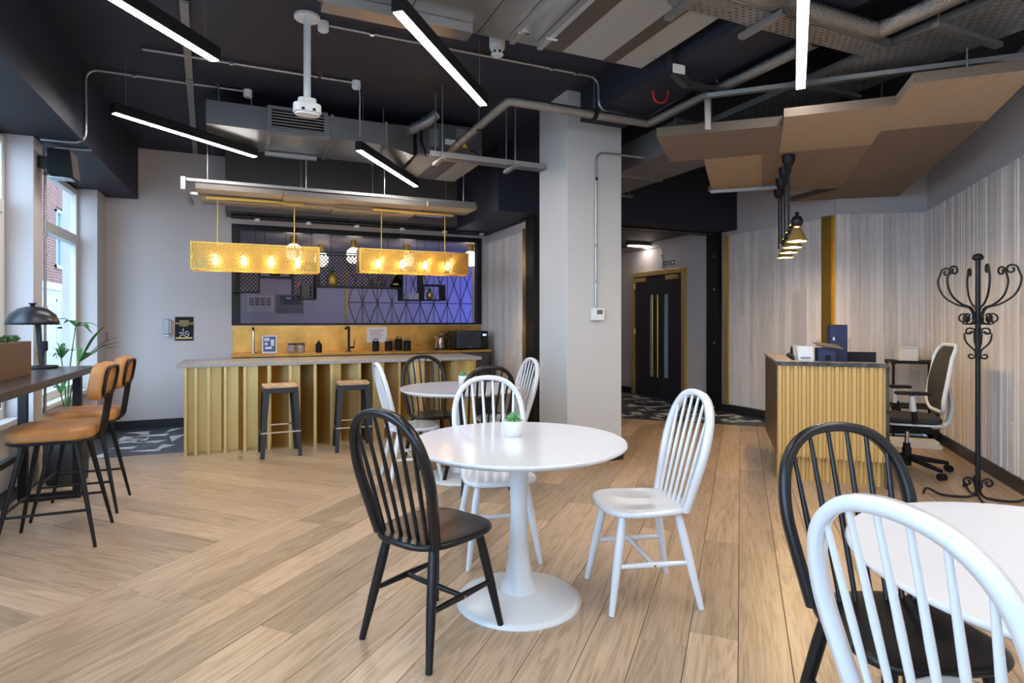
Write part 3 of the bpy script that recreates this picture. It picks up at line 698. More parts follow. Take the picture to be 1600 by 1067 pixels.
MB().box((-.62, .05, -.02), (-.58, .9, .02)).box((-.62, .05, .02), (-.58, .09, .1)).build('end_bracket', 'galvd', r2)
for x in (-.4, .5, 1.3, 2.2):
    for y in (.12, .8): MB().tube([(x, y, .1), (x, y, CEIL - ZR)], .0045, 6).build('hanger_rod', 'conduit', r2)

# ------------------------------------------------------------------ bar
bar = thing('bar_counter', 'gold metal bar with angled vertical fins and speckled grey worktop', 'bar', (0, 6.38, 0))
MB().box((-.66, -.04, .845), (2.41, .72, .88)).build('worktop', 'terrazzo', bar, bevel=.003)
MB().box((-.59, .16, .0), (2.34, .17, .845)).build('back_panel', 'bar_brass', bar)
MB().box((-.59, .171, 0), (2.34, .66, .84)).build('carcass', 'dkgrey', bar)
fins = [PY(u, 600, 6.38).x for u in (290, 306, 326, 352, 382.5, 420, 453.5, 492, 518, 562, 584, 624, 651, 687, 712, 742)]
for i, x in enumerate(fins):
    k = min(1, max(0, (x + .45) / .75)); a = k * math.radians(38 if i % 3 else 46)
    if i == len(fins) - 1: a = 0
    d_ = Vector((-math.sin(a), math.cos(a), 0)); ln = .165 / math.cos(a)
    MB().beam((x, 0, .4225), (x + d_.x * ln, d_.y * ln, .4225), .010, .845).build('fin', 'bar_brass', bar)
    MB().box((x - .013, -.006, 0), (x + .013, -.002, .845)).build('fin_edge', 'bar_brass', bar)

def stool(cx, cy, rz, label):
    t = thing('bar_stool', label, 'stool', (cx, cy, 0), rz, 'gunmetal bar stools at the gold bar')
    MB().prism(rounded(.31, .31, .03), .655, .675).build('wooden_seat', 'stoolw', t, bevel=.004)
    MB().prism(rounded(.315, .315, .03), .605, .654).build('seat_rim', 'stoolm', t, bevel=.004)
    for sx in (-1, 1):
        for sy in (-1, 1): MB().add([(sx * .155, sy * .155, .64), (sx * .10, sy * .155, .64), (sx * .155, sy * .10, .64), (sx * .185, sy * .185, 0), (sx * .150, sy * .185, 0), (sx * .185, sy * .150, 0)],
                 [(0, 1, 4, 3), (2, 0, 3, 5), (1, 2, 5, 4), (0, 2, 1), (3, 4, 5)]).build('leg', 'stoolm', t)
    for sy in (-1, 1): MB().beam((-.172, sy * .172, .24 + .02 * (sy > 0)), (.172, sy * .172, .24 + .02 * (sy > 0)), .010, .014).build('foot_rail', 'chrome', t)
    for sx in (-1, 1): MB().beam((sx * .172, -.172, .23), (sx * .172, .172, .23), .010, .014).build('foot_rail', 'chrome', t)
stool(.24, 6.15, .05, 'gunmetal stool with wooden seat, at the bar end nearer the hand sanitiser sign')
stool(.93, 6.13, -.05, 'gunmetal stool with wooden seat, at the bar end nearer the white round tables')

def wires(mb, x0, x1, z0, z1, y, s, t, axis='x'):   # diagonal lattice filling a rectangle
    W, Hh = x1 - x0, z1 - z0
    def bar_(a, b):
        if axis == 'x': mb.beam((a[0], y, a[1]), (b[0], y, b[1]), t, t, (0, 1, 0))
        else: mb.beam((y, a[0], a[1]), (y, b[0], b[1]), t, t, (1, 0, 0))
    k = -Hh
    while k < W:
        a0 = max(k, 0); b0 = min(k + Hh, W)
        if b0 - a0 > .002:
            bar_((x0 + a0, z0 + a0 - k), (x0 + b0, z0 + b0 - k)); bar_((x0 + a0, z1 - (a0 - k)), (x0 + b0, z1 - (b0 - k)))
        k += s
    return mb
def bar_pendant(x0, x1, z0, z1, label, rods):
    t = thing('bar_pendant', label, 'pendant light', (x0, 6.5, z0), 0, 'gold mesh pendants over the bar'); L_ = x1 - x0; h = z1 - z0; dp = .20; e = .012
    fr = MB()
    for y in (0, dp):
        for z_ in (0, h): fr.beam((0, y, z_), (L_, y, z_), e, e)
        for x in (0, L_): fr.beam((x, y, 0), (x, y, h), e, e)
    for x in (0, L_):
        for z_ in (0, h): fr.beam((x, 0, z_), (x, dp, z_), e, e)
    fr.build('frame', 'brass', t)
    for y in (0, dp): wires(MB(), 0, L_, 0, h, y, .031, .009).build('mesh_panel', 'brass', t)['kind'] = 'stuff'
    for x in (0, L_): wires(MB(), 0, dp, 0, h, x, .031, .009, 'y').build('mesh_panel', 'brass', t)['kind'] = 'stuff'
    MB().box((0, dp / 2 - .02, h - .02), (L_, dp / 2 + .02, h - .008)).build('lamp_bar', 'brass', t)
    for i in range(4):
        x = L_ * (.2 + .2 * i) + (i - 1.5) * .02
        MB().lathe([(.018, h - .10), (.018, h - .02)], 12, cx=x, cy=dp / 2).build('lamp_holder', 'brass', t)
        MB().lathe([(.004, .052), (.02, .058), (.028, .08), (.026, .10), (.014, .145), (.012, h - .10)], 14, cx=x, cy=dp / 2).build('bulb', 'bulb', t)
    for u in rods:
        x = PY(u, 340, 6.6).x - x0; MB().tube([(x, dp / 2, h), (x, dp / 2, ZR - z0 - .02)], .006, 8).build('rod', 'brass', t)
    xa, xb = [PY(u, 340, 6.6).x - x0 for u in rods]
    MB().box((xa - .1, dp / 2 - .03, ZR - z0 - .042), (xb + .1, dp / 2 + .03, ZR - z0 - .018)).build('ceiling_plate', 'brass', t)
bar_pendant(-.55, .64, 1.80, 2.062, 'gold mesh box pendant with four bulbs, near the wall sign end of the bar', (340, 460))
bar_pendant(1.062, 2.30, 1.83, 2.075, 'gold mesh box pendant with four bulbs, near the limewashed side wall end of the bar', (596, 695))

# ------------------------------------------------------------------ kitchen run
kc = thing('kitchen_counter', 'dark grey kitchen counter with brass worktop under the glazed opening', 'counter', (0, 7.64, 0))
MB().box((-.22, .02, 0), (3.02, .60, .855)).build('carcass', 'dkgrey', kc)
for i in range(5): MB().box((-.21 + i * .64, .0, .1), (.42 + i * .64, .019, .84)).build('cabinet_door', 'dkgrey', kc, bevel=.002)
MB().box((-.235, -.01, .856), (3.05, .61, .89)).build('worktop', 'brassb', kc, bevel=.003)
MB().box((-.235, .605, .891), (3.12, .615, 1.225)).build('splashback', 'brassb', kc)
ZK = .891
def kpos(u, y=7.95): p = PY(u, 545, y); return (p.x, y, ZK)
tp_ = thing('water_tap', 'slim straight chrome water tap beside the blue leaflet stand', 'tap', kpos(396)); MB().tube(smooth_path([(0, 0, 0), (0, 0, .2), (0, 0, .29), (-.004, -.03, .31), (-.004, -.07, .30)]), .013, 10).build('spout', 'chrome', tp_); MB().lathe([(.028, 0), (.028, .012)], 16).build('base', 'chrome', tp_)
tb = thing('mixer_tap', 'black mixer tap with side lever on the brass worktop', 'tap', kpos(545)); MB().tube(bend([(0, 0, 0), (0, 0, .32), (-.06, -.15, .30)], .03), .017, 10).build('spout', 'black', tb); MB().tube([(0, 0, .05), (.07, 0, .05)], .014, 10).tube([(.065, 0, .05), (.075, 0, .14)], .007, 8).build('lever', 'black', tb); MB().lathe([(.03, 0), (.03, .012)], 16).build('base', 'black', tb)
ls = thing('leaflet_stand', 'small white framed stand with blue and white printed leaflet', 'leaflet', kpos(421, 7.85))
MB().box((-.085, 0, 0), (.085, .012, .22)).build('holder', 'paper', ls); MB().box((-.07, -.002, .02), (.07, -.0005, .205)).build('print', 'blue', ls)
for a, b, c, d_ in ((-.06, .15, .0, .19), (-.05, .05, .03, .08), (.015, .09, .055, .17), (-.055, .10, -.02, .13)): MB().box((a, -.004, b), (c, -.0025, d_)).build('print_block', 'paper', ls)
for u, n_ in ((456, 'one'), (470, 'two')):
    j = thing('storage_jar', ('small glass jar with dark lid beside the blue leaflet stand' if u == 456 else 'small glass jar with dark lid nearer the black soap bottle'), 'jar', kpos(u, 7.86), 0, 'pair of small jars'); MB().lathe([(.046, 0), (.05, .01), (.05, .095), (.046, .1)], 18).build('jar_body', mat('jar_contents', (.30, .24, .2), .25, var=.5, vscale=(40, 40, 40)), j); MB().lathe([(.05, .1), (.05, .118)], 18).build('lid', 'stoolm', j)
sp = thing('soap_dispenser', 'matte black soap bottle with pump on the brass worktop', 'dispenser', kpos(498, 7.86)); MB().lathe([(.036, 0), (.04, .008), (.04, .1), (.016, .125), (.014, .14)], 18).build('bottle', 'blackm', sp); MB().tube([(0, 0, .14), (0, 0, .175), (0, -.035, .175)], .006, 8).build('pump', 'brass', sp)
for u, r, h, lb in ((587, .044, .13, 'black canister with looped handle in front of the printed notice'), (607, .05, .125, 'plain black utensil pot between canister and cutlery pots'), (623, .05, .15, 'black cutlery pot full of cutlery, set back against the splash'), (636, .052, .13, 'black cutlery pot with steel handles, end pot of the row')):
    y_ = 7.88 if u != 623 else 8.02
    c = thing('utensil_pot', lb, 'pot', kpos(u, y_)); MB().lathe([(r * .95, 0), (r, .01), (r, h), (r - .006, h), (r - .006, h * .3)], 20).build('pot_body', 'blackm', c)
    if u == 587: MB().tube(arc((0, 0, h), .03, 0, PI, 8), .006, 6).build('loop_handle', 'black', c)
    else:
        for i in range(3 if u == 607 else 6):
            a = i * 1.1; MB().tube([(.02 * math.cos(a), .02 * math.sin(a), h - .02), (.035 * math.cos(a), .035 * math.sin(a), h + random.uniform(.02, .05))], .004, 6).build('utensil', 'chrome' if i % 2 else 'black', c)
kt = thing('kettle', 'brushed steel kettle with curved handle beside the microwave', 'kettle', kpos(689, 7.92))
MB().lathe([(.075, 0), (.085, .01), (.085, .025), (.08, .03), (.06, .15), (.05, .185), (.02, .20), (.008, .205), (.012, .22), (.004, .228)], 24).build('body', mat('brushed_steel', (.36, .33, .30), .3, 1.0), kt); MB().lathe([(.088, 0), (.088, .022)], 24).build('base', 'blackm', kt)
MB().tube(smooth_path([(.05, 0, .19), (.10, 0, .20), (.125, 0, .13), (.10, 0, .06)]), .011, 8).build('handle', 'black', kt); MB().tube([(-.06, 0, .15), (-.095, 0, .185)], .014, 8, .009).build('spout', 'chrome', kt)
mw = thing('microwave', 'black microwave oven with lit blue clock at the counter end', 'microwave', kpos(738, 7.74)); MB().box((-.235, 0, .012), (.235, .36, .255)).build('body', 'blackm', mw, bevel=.006)
MB().box((-.225, -.012, .02), (.125, -.001, .248)).build('door', 'screen', mw, bevel=.004); MB().box((.13, -.010, .02), (.228, -.001, .248)).build('control_panel', 'black', mw); MB().box((.15, -.0125, .19), (.205, -.0105, .215)).build('clock', mat('clock_glow', (.1, .2, .6), .4, emit=(.25, .4, 1), es=2), mw)
for i in range(9): MB().box((.148 + (i % 3) * .022, -.0125, .06 + (i // 3) * .035), (.162 + (i % 3) * .022, -.0105, .08 + (i // 3) * .035)).build('button', 'stoolm', mw)
MB().box((-.06, -.014, .03), (-.02, -.0125, .042)).build('badge', 'galvd', mw)
for x in (-.2, .2): MB().lathe([(.015, 0), (.015, .013)], 8, cx=x, cy=.05).lathe([(.015, 0), (.015, .013)], 8, cx=x, cy=.31).build('foot', 'blackm', mw)
nt_ = thing('printed_notice', 'white printed sheet with magenta heading on the brass splashback', 'notice', PY(589, 523, 8.244)); MB().box((-.14, -.002, -.105), (.14, 0, .105)).build('sheet', 'paper', nt_)
for i in range(6): MB().box((-.10, -.0032, .06 - i * .022 - .008), (.09 - (i % 3) * .02, -.0022, .06 - i * .022)).build('print_line', mat('magenta_print', (.30, .08, .14), .6) if i in (0, 2) else mat('grey_print', (.38, .34, .38), .6), nt_)

# wall sign, dispenser on the back wall
sg = thing('wall_sign', 'black wall sign with gold lettering and hand icon', 'sign', PY(288, 513.5, YB - .001)); ps = PY(302, 495, YB); hs = (PY(302, 495, YB).x - PY(273, 495, YB).x) / 2; vs_ = (PY(288, 495, YB).z - PY(288, 532, YB).z) / 2
MB().box((-hs, -.008, -vs_), (hs, 0, vs_)).build('board', 'blackm', sg)
for i, (tx, zz_) in enumerate((('HAND', .62), ('SANITISATION', .44), ('POINT', .26))): text('lettering', tx, .034, 'gold', sg, Matrix.Translation((0, -.0095, zz_ * vs_)) @ FACE_Y)
MB().box((-.09, -.0105, -.85 * vs_), (.09, -.0085, -.72 * vs_)).build('gold_bar', 'gold', sg)
MB().tube(smooth_path([(-.05, -.01, -.1), (-.02, -.01, -.07), (.03, -.01, -.10), (.055, -.01, -.06)], 5), .005, 6).tube([(-.055, -.01, -.05), (.0, -.01, -.05)], .005, 6).tube([(-.012, -.01, .0), (-.012, -.01, -.03)], .007, 6).tube(arc((.03, -.01, -.05), .018, 0, 5.5, 8), .004, 6).build('hand_icon', 'text', sg)
ds = thing('sanitiser_dispenser', 'slim silver hand sanitiser dispenser beside the black wall sign', 'dispenser', PY(261.5, 511, YB - .001)); MB().box((-.035, -.07, -.09), (.03, 0, .10)).build('body', 'galv', ds, bevel=.012); MB().box((-.02, -.09, -.11), (.03, -.03, -.091)).build('nozzle', 'plastic', ds, bevel=.004); MB().box((.031, -.06, -.08), (.042, -.005, .08)).build('side_cover', 'plastic', ds, bevel=.003)

# hanging shelves in front of the opening
YS = 7.95
hr = thing('shelf_rail', 'black steel tube rail above the glazed opening', 'rail', (0, 7.9, 2.56)); MB().tube([(-.24, 0, 0), (3.05, 0, 0)], .028, 12).build('tube', 'black', hr)
for x in (-.05, .55, 1.15, 1.75, 2.35, 2.9): MB().tube([(x, 0, .02), (x, 0, .045)], .012, 8).build('hanger', 'black', hr); MB().lathe([(.02, -.05), (.035, -.045), (.035, -.02), (.03, -.015)], 14, cx=x + .1).build('mini_spot', 'plastic', hr)
def S(u, v): p = PY(u, v, YS); return p.x, p.z
def shelf_box(label, u0, v0, u1, v1, sides='bf', mesh=True, dp=.26, group='black hanging shelves before the opening'):
    x0, z1 = S(u0, v0); x1, z0 = S(u1, v1); t = thing('hanging_shelf', label, 'shelf', (x0, YS, z0), 0, group); W, h = x1 - x0, z1 - z0; e = .016
    fr = MB()
    for y in (0, dp):
        for z_ in (0, h): fr.beam((0, y, z_), (W, y, z_), e, e)
        for x in (0, W): fr.beam((x, y, 0), (x, y, h), e, e)
    for x in (0, W):
        for z_ in (0, h): fr.beam((x, 0, z_), (x, dp, z_), e, e)
    fr.build('frame', 'black', t); MB().box((0, 0, -.008), (W, dp, .008)).build('shelf_board', 'blackm', t)
    if mesh: wires(MB(), 0, W, 0, h, dp, .05, .011).build('mesh_panel', 'black', t)['kind'] = 'stuff'
    for x in (W * .15, W * .85): MB().tube([(x, dp / 2, h), (x, dp / 2, 2.50 - z0)], .003, 5).build('suspension_wire', 'blackm', t)
    if 'l' in sides: MB().box((-.004, 0, 0), (.004, dp, h)).build('side_panel', 'blackm', t)
    if 'r' in sides: MB().box((W - .004, 0, 0), (W + .004, dp, h)).build('side_panel', 'blackm', t)
    return t
shelf_box('black mesh hanging shelf box beside the frame post', 366, 415, 405, 456)
shelf_box('slim black hanging shelf holding the brass bowl', 406, 405, 455, 433, mesh=False)
shelf_box('tall black mesh hanging shelf holding the small lantern', 458, 410, 494, 467, 'r')
shelf_box('long black mesh hanging shelf holding the gold pineapple', 499, 394, 628, 450)
shelf_box('black hanging shelf box holding glass tumblers', 629, 420, 660, 469, 'lr', False)
shelf_box('small black hanging shelf box holding the little pineapple', 662, 445, 695, 469, 'r', False)
def sp_(u, v): x, z_ = S(u, v); return (x, YS + .12, z_ + .004)
def pineapple(name, label, loc, s):
    t = thing(name, label, 'ornament', (loc[0], loc[1], loc[2] + .006)); MB().lathe([(.03 * s, 0), (.06 * s, .03 * s), (.072 * s, .09 * s), (.06 * s, .15 * s), (.03 * s, .185 * s)], 16).build('body', mat('pineapple_gold', (.5, .36, .09), .4, .6, var=.6, vscale=(60, 60, 60)), t)
    for i in range(9):
        a = i * 2.4; r = .012 + .004 * i; MB().add([(.024 * s * math.cos(a + 1.2), .024 * s * math.sin(a + 1.2), .18 * s), (.024 * s * math.cos(a - 1.2), .024 * s * math.sin(a - 1.2), .18 * s), (r * 2.2 * s * math.cos(a), r * 2.2 * s * math.sin(a), (.27 - .006 * i) * s), (0, 0, .17 * s)], [(0, 1, 2), (1, 3, 2), (3, 0, 2), (0, 3, 1)]).build('crown_leaf', 'leaf', t)
pineapple('pineapple_ornament', 'gold pineapple ornament with green crown on the long mesh shelf', sp_(521, 450), 1.05)
pineapple('pineapple_ornament', 'little pale pineapple ornament in the small shelf box', sp_(675, 469), .7)
lt = thing('lantern', 'small dark lantern house on the tall mesh shelf', 'ornament', (sp_(478, 467)[0], YS + .05, sp_(478, 467)[2] + .006)); MB().box((-.07, 0, 0), (.07, .012, .16)).build('back', 'stoolm', lt); MB().prism([(-.08, 0), (.08, 0), (.03, .04), (-.03, .04)], 0, .08, Matrix.Translation((0, .08, .16)) @ FACE_Y).build('roof', 'stoolm', lt)
for x in (-.065, .055): MB().box((x, -.0, 0), (x + .012, .07, .16)).build('post', 'stoolm', lt)
MB().lathe([(.02, 0), (.02, .06)], 12, cy=.04).build('candle', 'paper', lt)
rt = thing('red_tag', 'small red square tag fixed on the tall mesh shelf', 'tag', (S(469, 443)[0], YS + .252, S(469, 443)[1])); MB().box((-.03, -.004, -.03), (.03, 0, .03)).build('plate', 'red', rt); MB().tube([(-.012, -.006, -.012), (0, -.006, .014), (.012, -.006, -.012)], .004, 5).build('mark', 'text', rt)
gb = thing('wire_polyhedron', 'open black wire polyhedron on the long mesh shelf', 'ornament', (sp_(592, 450)[0], YS + .12, sp_(592, 450)[2] + .01))
ico = bmesh.new(); bmesh.ops.create_icosphere(ico, subdivisions=1, radius=.085); mb = MB()
for e in ico.edges: mb.tube([e.verts[0].co + Vector((0, 0, .075)), e.verts[1].co + Vector((0, 0, .075))], .004, 5)
ico.free(); mb.build('wire_cage', 'brass_dark', gb)
vs2 = thing('metal_teardrop', 'brown metallic teardrop vase at the shelf end', 'ornament', (sp_(622, 450)[0], YS + .1, sp_(622, 450)[2] + .006)); MB().lathe([(.05, 0), (.085, .02), (.09, .05), (.06, .10), (.02, .15), (.012, .17)], 20).build('body', mat('smoked_metal', (.30, .22, .15), .15, 1.0), vs2); MB().lathe([(.012, .17), (.016, .185)], 10).build('neck_rim', 'brass', vs2)
for i in range(4):
    p = sp_(637 + i * 6, 469); tg = thing('glass_tumbler', 'clear glass tumbler in the hanging shelf box', 'glass', (p[0], p[1] - .03 * (i % 2), p[2] + .006), 0, 'tumblers in the shelf box'); MB().lathe([(.02, 0), (.024, .09), (.022, .09), (.018, .008)], 12).build('bowl', mat('tumbler_glass', (.8, .82, .85), .08, alpha=.35), tg)
bb_ = thing('brass_bowl', 'small brass bowl on the slim hanging shelf', 'ornament', (sp_(430, 433)[0], YS + .12, sp_(430, 433)[2] + .006)); MB().lathe([(.03, 0), (.065, .03), (.07, .06), (.066, .06), (.06, .03)], 18, cap=(1, 0)).build('bowl', 'brass', bb_); MB().lathe([(.03, .055), (.045, .075), (.02, .10)], 12).build('content', 'boardbrown', bb_)
# meeting room contents
for i, (u, v, lb) in enumerate(((459, 369, 'opal globe light above the framed wall boards'), (502, 383, 'opal globe light between pineapple and gold pendant'), (553, 376, 'opal globe light behind the long mesh shelf'), (636, 383, 'opal globe light above the glass tumblers'), (735, 382, 'opal globe light on the blue-lit side'))):
    p = G(u, v, 2.5); g_ = thing('globe_light', lb + ' of the meeting room', 'light', p, 0, 'opal globes in the meeting room')
    MB().lathe([(.05, -.11), (.05, -.001)], 16).build('brass_cap', 'brass', g_); MB().lathe([(.02, -.345), (.07, -.335), (.105, -.29), (.11, -.23), (.11, -.19), (.09, -.145), (.05, -.115)], 20).build('opal_shade', 'globe', g_)
for (u0, v0, u1, v1, lb, m) in ((386, 461, 428, 488, 'framed pale wall plan in the meeting room', 'paper'), (432, 460, 474, 489, 'grey framed board with dark picture in the meeting room', 'backceil')):
    a, b = PY(u0, v0, YM), PY(u1, v1, YM); t = thing('framed_board', lb, 'picture', ((a.x + b.x) / 2, YM, (a.z + b.z) / 2)); W, h = b.x - a.x, a.z - b.z
    MB().box((-W / 2, -.03, -h / 2), (W / 2, -.001, h / 2)).build('frame', m, t)
    if m == 'paper':
        for i in range(3):
            for j_ in range(4): MB().box((-W * .42 + j_ * W * .21, -.032, -h * .1 + i * h * .16), (-W * .25 + j_ * W * .21, -.0305, h * .03 + i * h * .16)).build('print_block', 'backceil', t)
    else: MB().box((-W * .4, -.033, -h * .05), (W * .42, -.0305, h * .42)).build('picture', 'screen', t); MB().box((-W * .15, -.035, h * .24), (W * .25, -.0335, h * .36)).build('bright_strip', mat('sky_print', (.4, .6, .8), .5), t)
ms = thing('wall_screen', 'glowing blue wall screen at the side of the meeting room', 'screen', (4.98, 9.9, 1.2)); MB().box((0, -.7, -.1), (.018, .7, 1.1)).build('bezel', 'black', ms); MB().box((-.004, -.67, -.07), (-.001, .67, 1.07)).build('display', mat('blue_display', (.1, .1, .5), .4, emit=(.10, .14, 1.0), es=6), ms)

# ------------------------------------------------------------------ tables and hoop-back chairs
def tulip_table(x, y, label):
    t = thing('round_table', label, 'table', (x, y, 0), 0, 'white round pedestal tables')
    MB().lathe([(.40, .703), (.47, .712), (.498, .728), (.5, .735), (.496, .74)], 72).build('tabletop', 'whitegloss', t)
    MB().lathe([(.29, 0), (.292, .006), (.26, .018), (.17, .032), (.09, .05)], 56).build('base', 'white', t)
    MB().lathe([(.088, .045), (.068, .10), (.052, .18), (.042, .30), (.038, .42), (.042, .55), (.055, .65), (.068, .703)], 32).build('stem', 'white', t)
tulip_table(1.135, 2.50, 'white round pedestal table between black chair and three-quarter turned white chair')
tulip_table(1.58, 4.66, 'white round pedestal table set in front of the gold bar')
tulip_table(1.74, .676, 'white round pedestal table beside the coat stand and reception desk')

def make_chair(m, label):
    t = thing('hoop_back_chair', label, 'chair', group='hoop-back chairs at the round tables')
    # saddle seat: rounded, wider in front
    out = []; n = 40
    for i in range(n):
        a = 2 * PI * i / n; c, s = math.cos(a), math.sin(a)
        x = .215 * math.copysign(abs(c) ** .62, c); y = .215 * math.copysign(abs(s) ** .62, s)
        x *= 1 - .14 * (y + .215) / .43; out.append((x, y))
    sb = MB(); rings = [(.90, .418), (.985, .424), (1.0, .434), (.985, .445), (.93, .447), (.6, .440), (.25, .436)]
    vs = [(x * k, y * k, z) for k, z in rings for x, y in out]
    fs = [(i * n + j, i * n + (j + 1) % n, (i + 1) * n + (j + 1) % n, (i + 1) * n + j) for i in range(len(rings) - 1) for j in range(n)]
    sb.add(vs, fs, smooth=True); sb.add(vs[:n], [tuple(reversed(range(n)))]); sb.add(vs[-n:], [tuple(range(n))], smooth=True)
    sb.build('seat', m, t)
    legs = {}
    for sx in (-1, 1):
        for sy in (-1, 1):
            top = Vector((sx * .13, sy * .13, .425)); ft = Vector((sx * .195, sy * (.205 if sy < 0 else .215), 0)); legs[sx, sy] = (top, ft)
            P = [top.lerp(ft, k) for k in (0, .25, .55, .8, 1)]; MB().tube(P, [.018, .0205, .0195, .016, .0135], 12).build('leg', m, t)
    def on(sx, sy, z): a, b = legs[sx, sy]; return a.lerp(b, (a.z - z) / a.z)
    mids = []
    for sx in (-1, 1):
        p, q = on(sx, -1, .20), on(sx, 1, .20); mids.append((p + q) / 2); MB().tube([p, p.lerp(q, .5), q], [.010, .0145, .010], 10).build('side_stretcher', m, t)
    MB().tube([mids[0], (mids[0] + mids[1]) / 2, mids[1]], [.010, .0135, .010], 10).build('cross_stretcher', m, t)
    for sx, p in zip((-1, 1), mids): MB().lathe([(.006, 0), (.006, .003)], 10, Matrix.Translation(p + Vector((sx * .0135, 0, 0))) @ Matrix.Rotation(sx * PI / 2, 4, 'Y')).build('screw_cap', 'brass', t)
    # hoop, leaning back
    def lean(x, z): return Vector((x, .155 + (z - .44) * .26, z))
    half = [(.165, .43), (.178, .50), (.196, .60), (.207, .68), (.205, .76), (.186, .84), (.145, .90), (.085, .937), (0, .95)]
    prof = half + [(-x, z) for x, z in reversed(half[:-1])]
    P = smooth_path([lean(x, z) for x, z in prof], 5); hb = MB(); sec = [(-.011, -.017), (.011, -.017), (.014, 0), (.011, .017), (-.011, .017), (-.014, 0)]
    # oblong section: thin sideways, deep front to back
    vs = []; k = len(P)
    for i, p in enumerate(P):
        tg = (P[min(i + 1, k - 1)] - P[max(i - 1, 0)]).normalized(); yv = Vector((0, .968, -.25)); xv = tg.cross(yv).normalized()
        for a, b in sec: vs.append(p + xv * a * 1.15 + yv * b)
    fs = [(i * 6 + j, i * 6 + (j + 1) % 6, (i + 1) * 6 + (j + 1) % 6, (i + 1) * 6 + j) for i in range(k - 1) for j in range(6)]
    hb.add(vs, fs, smooth=True); hb.add(vs[:6], [(5, 4, 3, 2, 1, 0)]); hb.add(vs[-6:], [(0, 1, 2, 3, 4, 5)]); hb.build('hoop', m, t)
    for i in range(6):
        xb = (i - 2.5) * .050; xt = (i - 2.5) * .064; lo = .44; zt = .44
        for q in P:
            if abs(q.x - xt) < .012 and q.z > .6: zt = max(zt, q.z - .008)
        if zt < .6: zt = .88
        MB().tube([lean(xb, .436), lean((xb + xt) / 2, (.436 + zt) / 2), lean(xt, zt)], [.0075, .0095, .0065], 8).build('spindle', m, t)
    return t
proto = {}
def chair(kind, x, y, fx, fy, label):
    m = 'blackchair' if kind == 'b' else 'whitegloss'
    if kind not in proto: o = make_chair(m, label); proto[kind] = o
    else: o = copy_tree(proto[kind]); o['label'] = label
    o.location = (x, y, 0); o.rotation_euler = (0, 0, math.atan2(fx, -fy))
chair('b', .69, 2.375, .88, .47, 'black spindle-back chair on bare oak beside the pedestal table, its hoop turned to the window')
chair('w', 1.69, 2.325, -.965, .26, 'white spindle-back chair side-on between the middle round table and the reception desk')
chair('w', 1.25, 3.05, -.18, -.98, 'white spindle-back chair facing the middle table, its hoop towards the bar table')
chair('b', 1.50, 5.22, .05, -1, 'black spindle-back chair with its hoop against the gold bar fins')
chair('b', 1.60, 4.33, -.03, 1, 'black spindle-back chair pushed under the bar table, back to back with the white chair')
chair('w', 1.19, 4.74, 1, -.02, 'white spindle-back chair at the bar table, on the bar stool side')
chair('w', 2.00, 4.77, -1, .05, 'white spindle-back chair at the bar table, on the pale column side')
chair('b', 1.66, 1.07, -.33, -.94, 'black spindle-back chair between the reception desk and the coat-stand-side round table')
chair('w', 1.37, .70, 1, -.06, 'white spindle-back chair pushed under the round table beside the coat stand')

def succulent(x, y, label):
    t = thing('potted_succulent', label, 'plant', (x, y, .7405)); MB().lathe([(.040, 0), (.043, .004), (.044, .072), (.040, .075), (.038, .06)], 28, cap=(1, 0)).build('pot', 'pot', t); MB().lathe([(.036, .06), (.038, .066)], 20).build('soil', 'boardbrown', t)
    for ring, (cnt, r, up) in enumerate(((9, .052, .012), (8, .040, .032), (6, .024, .046), (3, .010, .052))):
        for i in range(cnt):
            a = 2 * PI * i / cnt + ring * .4; c, s = math.cos(a), math.sin(a); tip = Vector((c * r, s * r, .066 + up)); b0 = Vector((c * .006, s * .006, .066)); mid = b0.lerp(tip, .55) + Vector((0, 0, .004)); pr = Vector((-s, c, 0)) * .012
            MB().add([b0, mid + pr, tip, mid - pr, mid + Vector((0, 0, .006)), mid - Vector((0, 0, .006))], [(0, 4, 1), (1, 4, 2), (2, 4, 3), (3, 4, 0), (0, 1, 5), (1, 2, 5), (2, 3, 5), (3, 0, 5)]).build('leaf', 'succ', t)
ps1 = G(802, 681, .74); succulent(ps1.x, ps1.y, 'small green succulent in a marbled pot on the middle round table')
ps2 = G(724, 600, .74); succulent(ps2.x, ps2.y, 'small green succulent in a pale pot on the bar-side round table')

# ------------------------------------------------------------------ window desk side
wd = thing('window_desk', 'dark high desk on black steel frames along the window', 'desk', (0, 0, 0))
MB().box((-1.54, .5, .905), (-1.10, 5.45, .95)).build('desktop', 'desk', wd, bevel=.002)
MB().box((-1.50, .6, .74), (-1.47, 4.75, .904)).build('modesty_panel', 'desk', wd)
for y in (5.25, 2.4):
    for x in (-1.18, -1.50): MB().box((x - .025, y - .025, 0), (x + .025, y + .025, .904)).build('leg', 'black', wd)
    MB().box((-1.475, y - .02, 0), (-1.206, y + .02, .05)).build('foot_bar', 'black', wd)
MB().box((-1.52, 2.43, .33), (-1.48, 5.22, .37)).build('rail', 'black', wd)

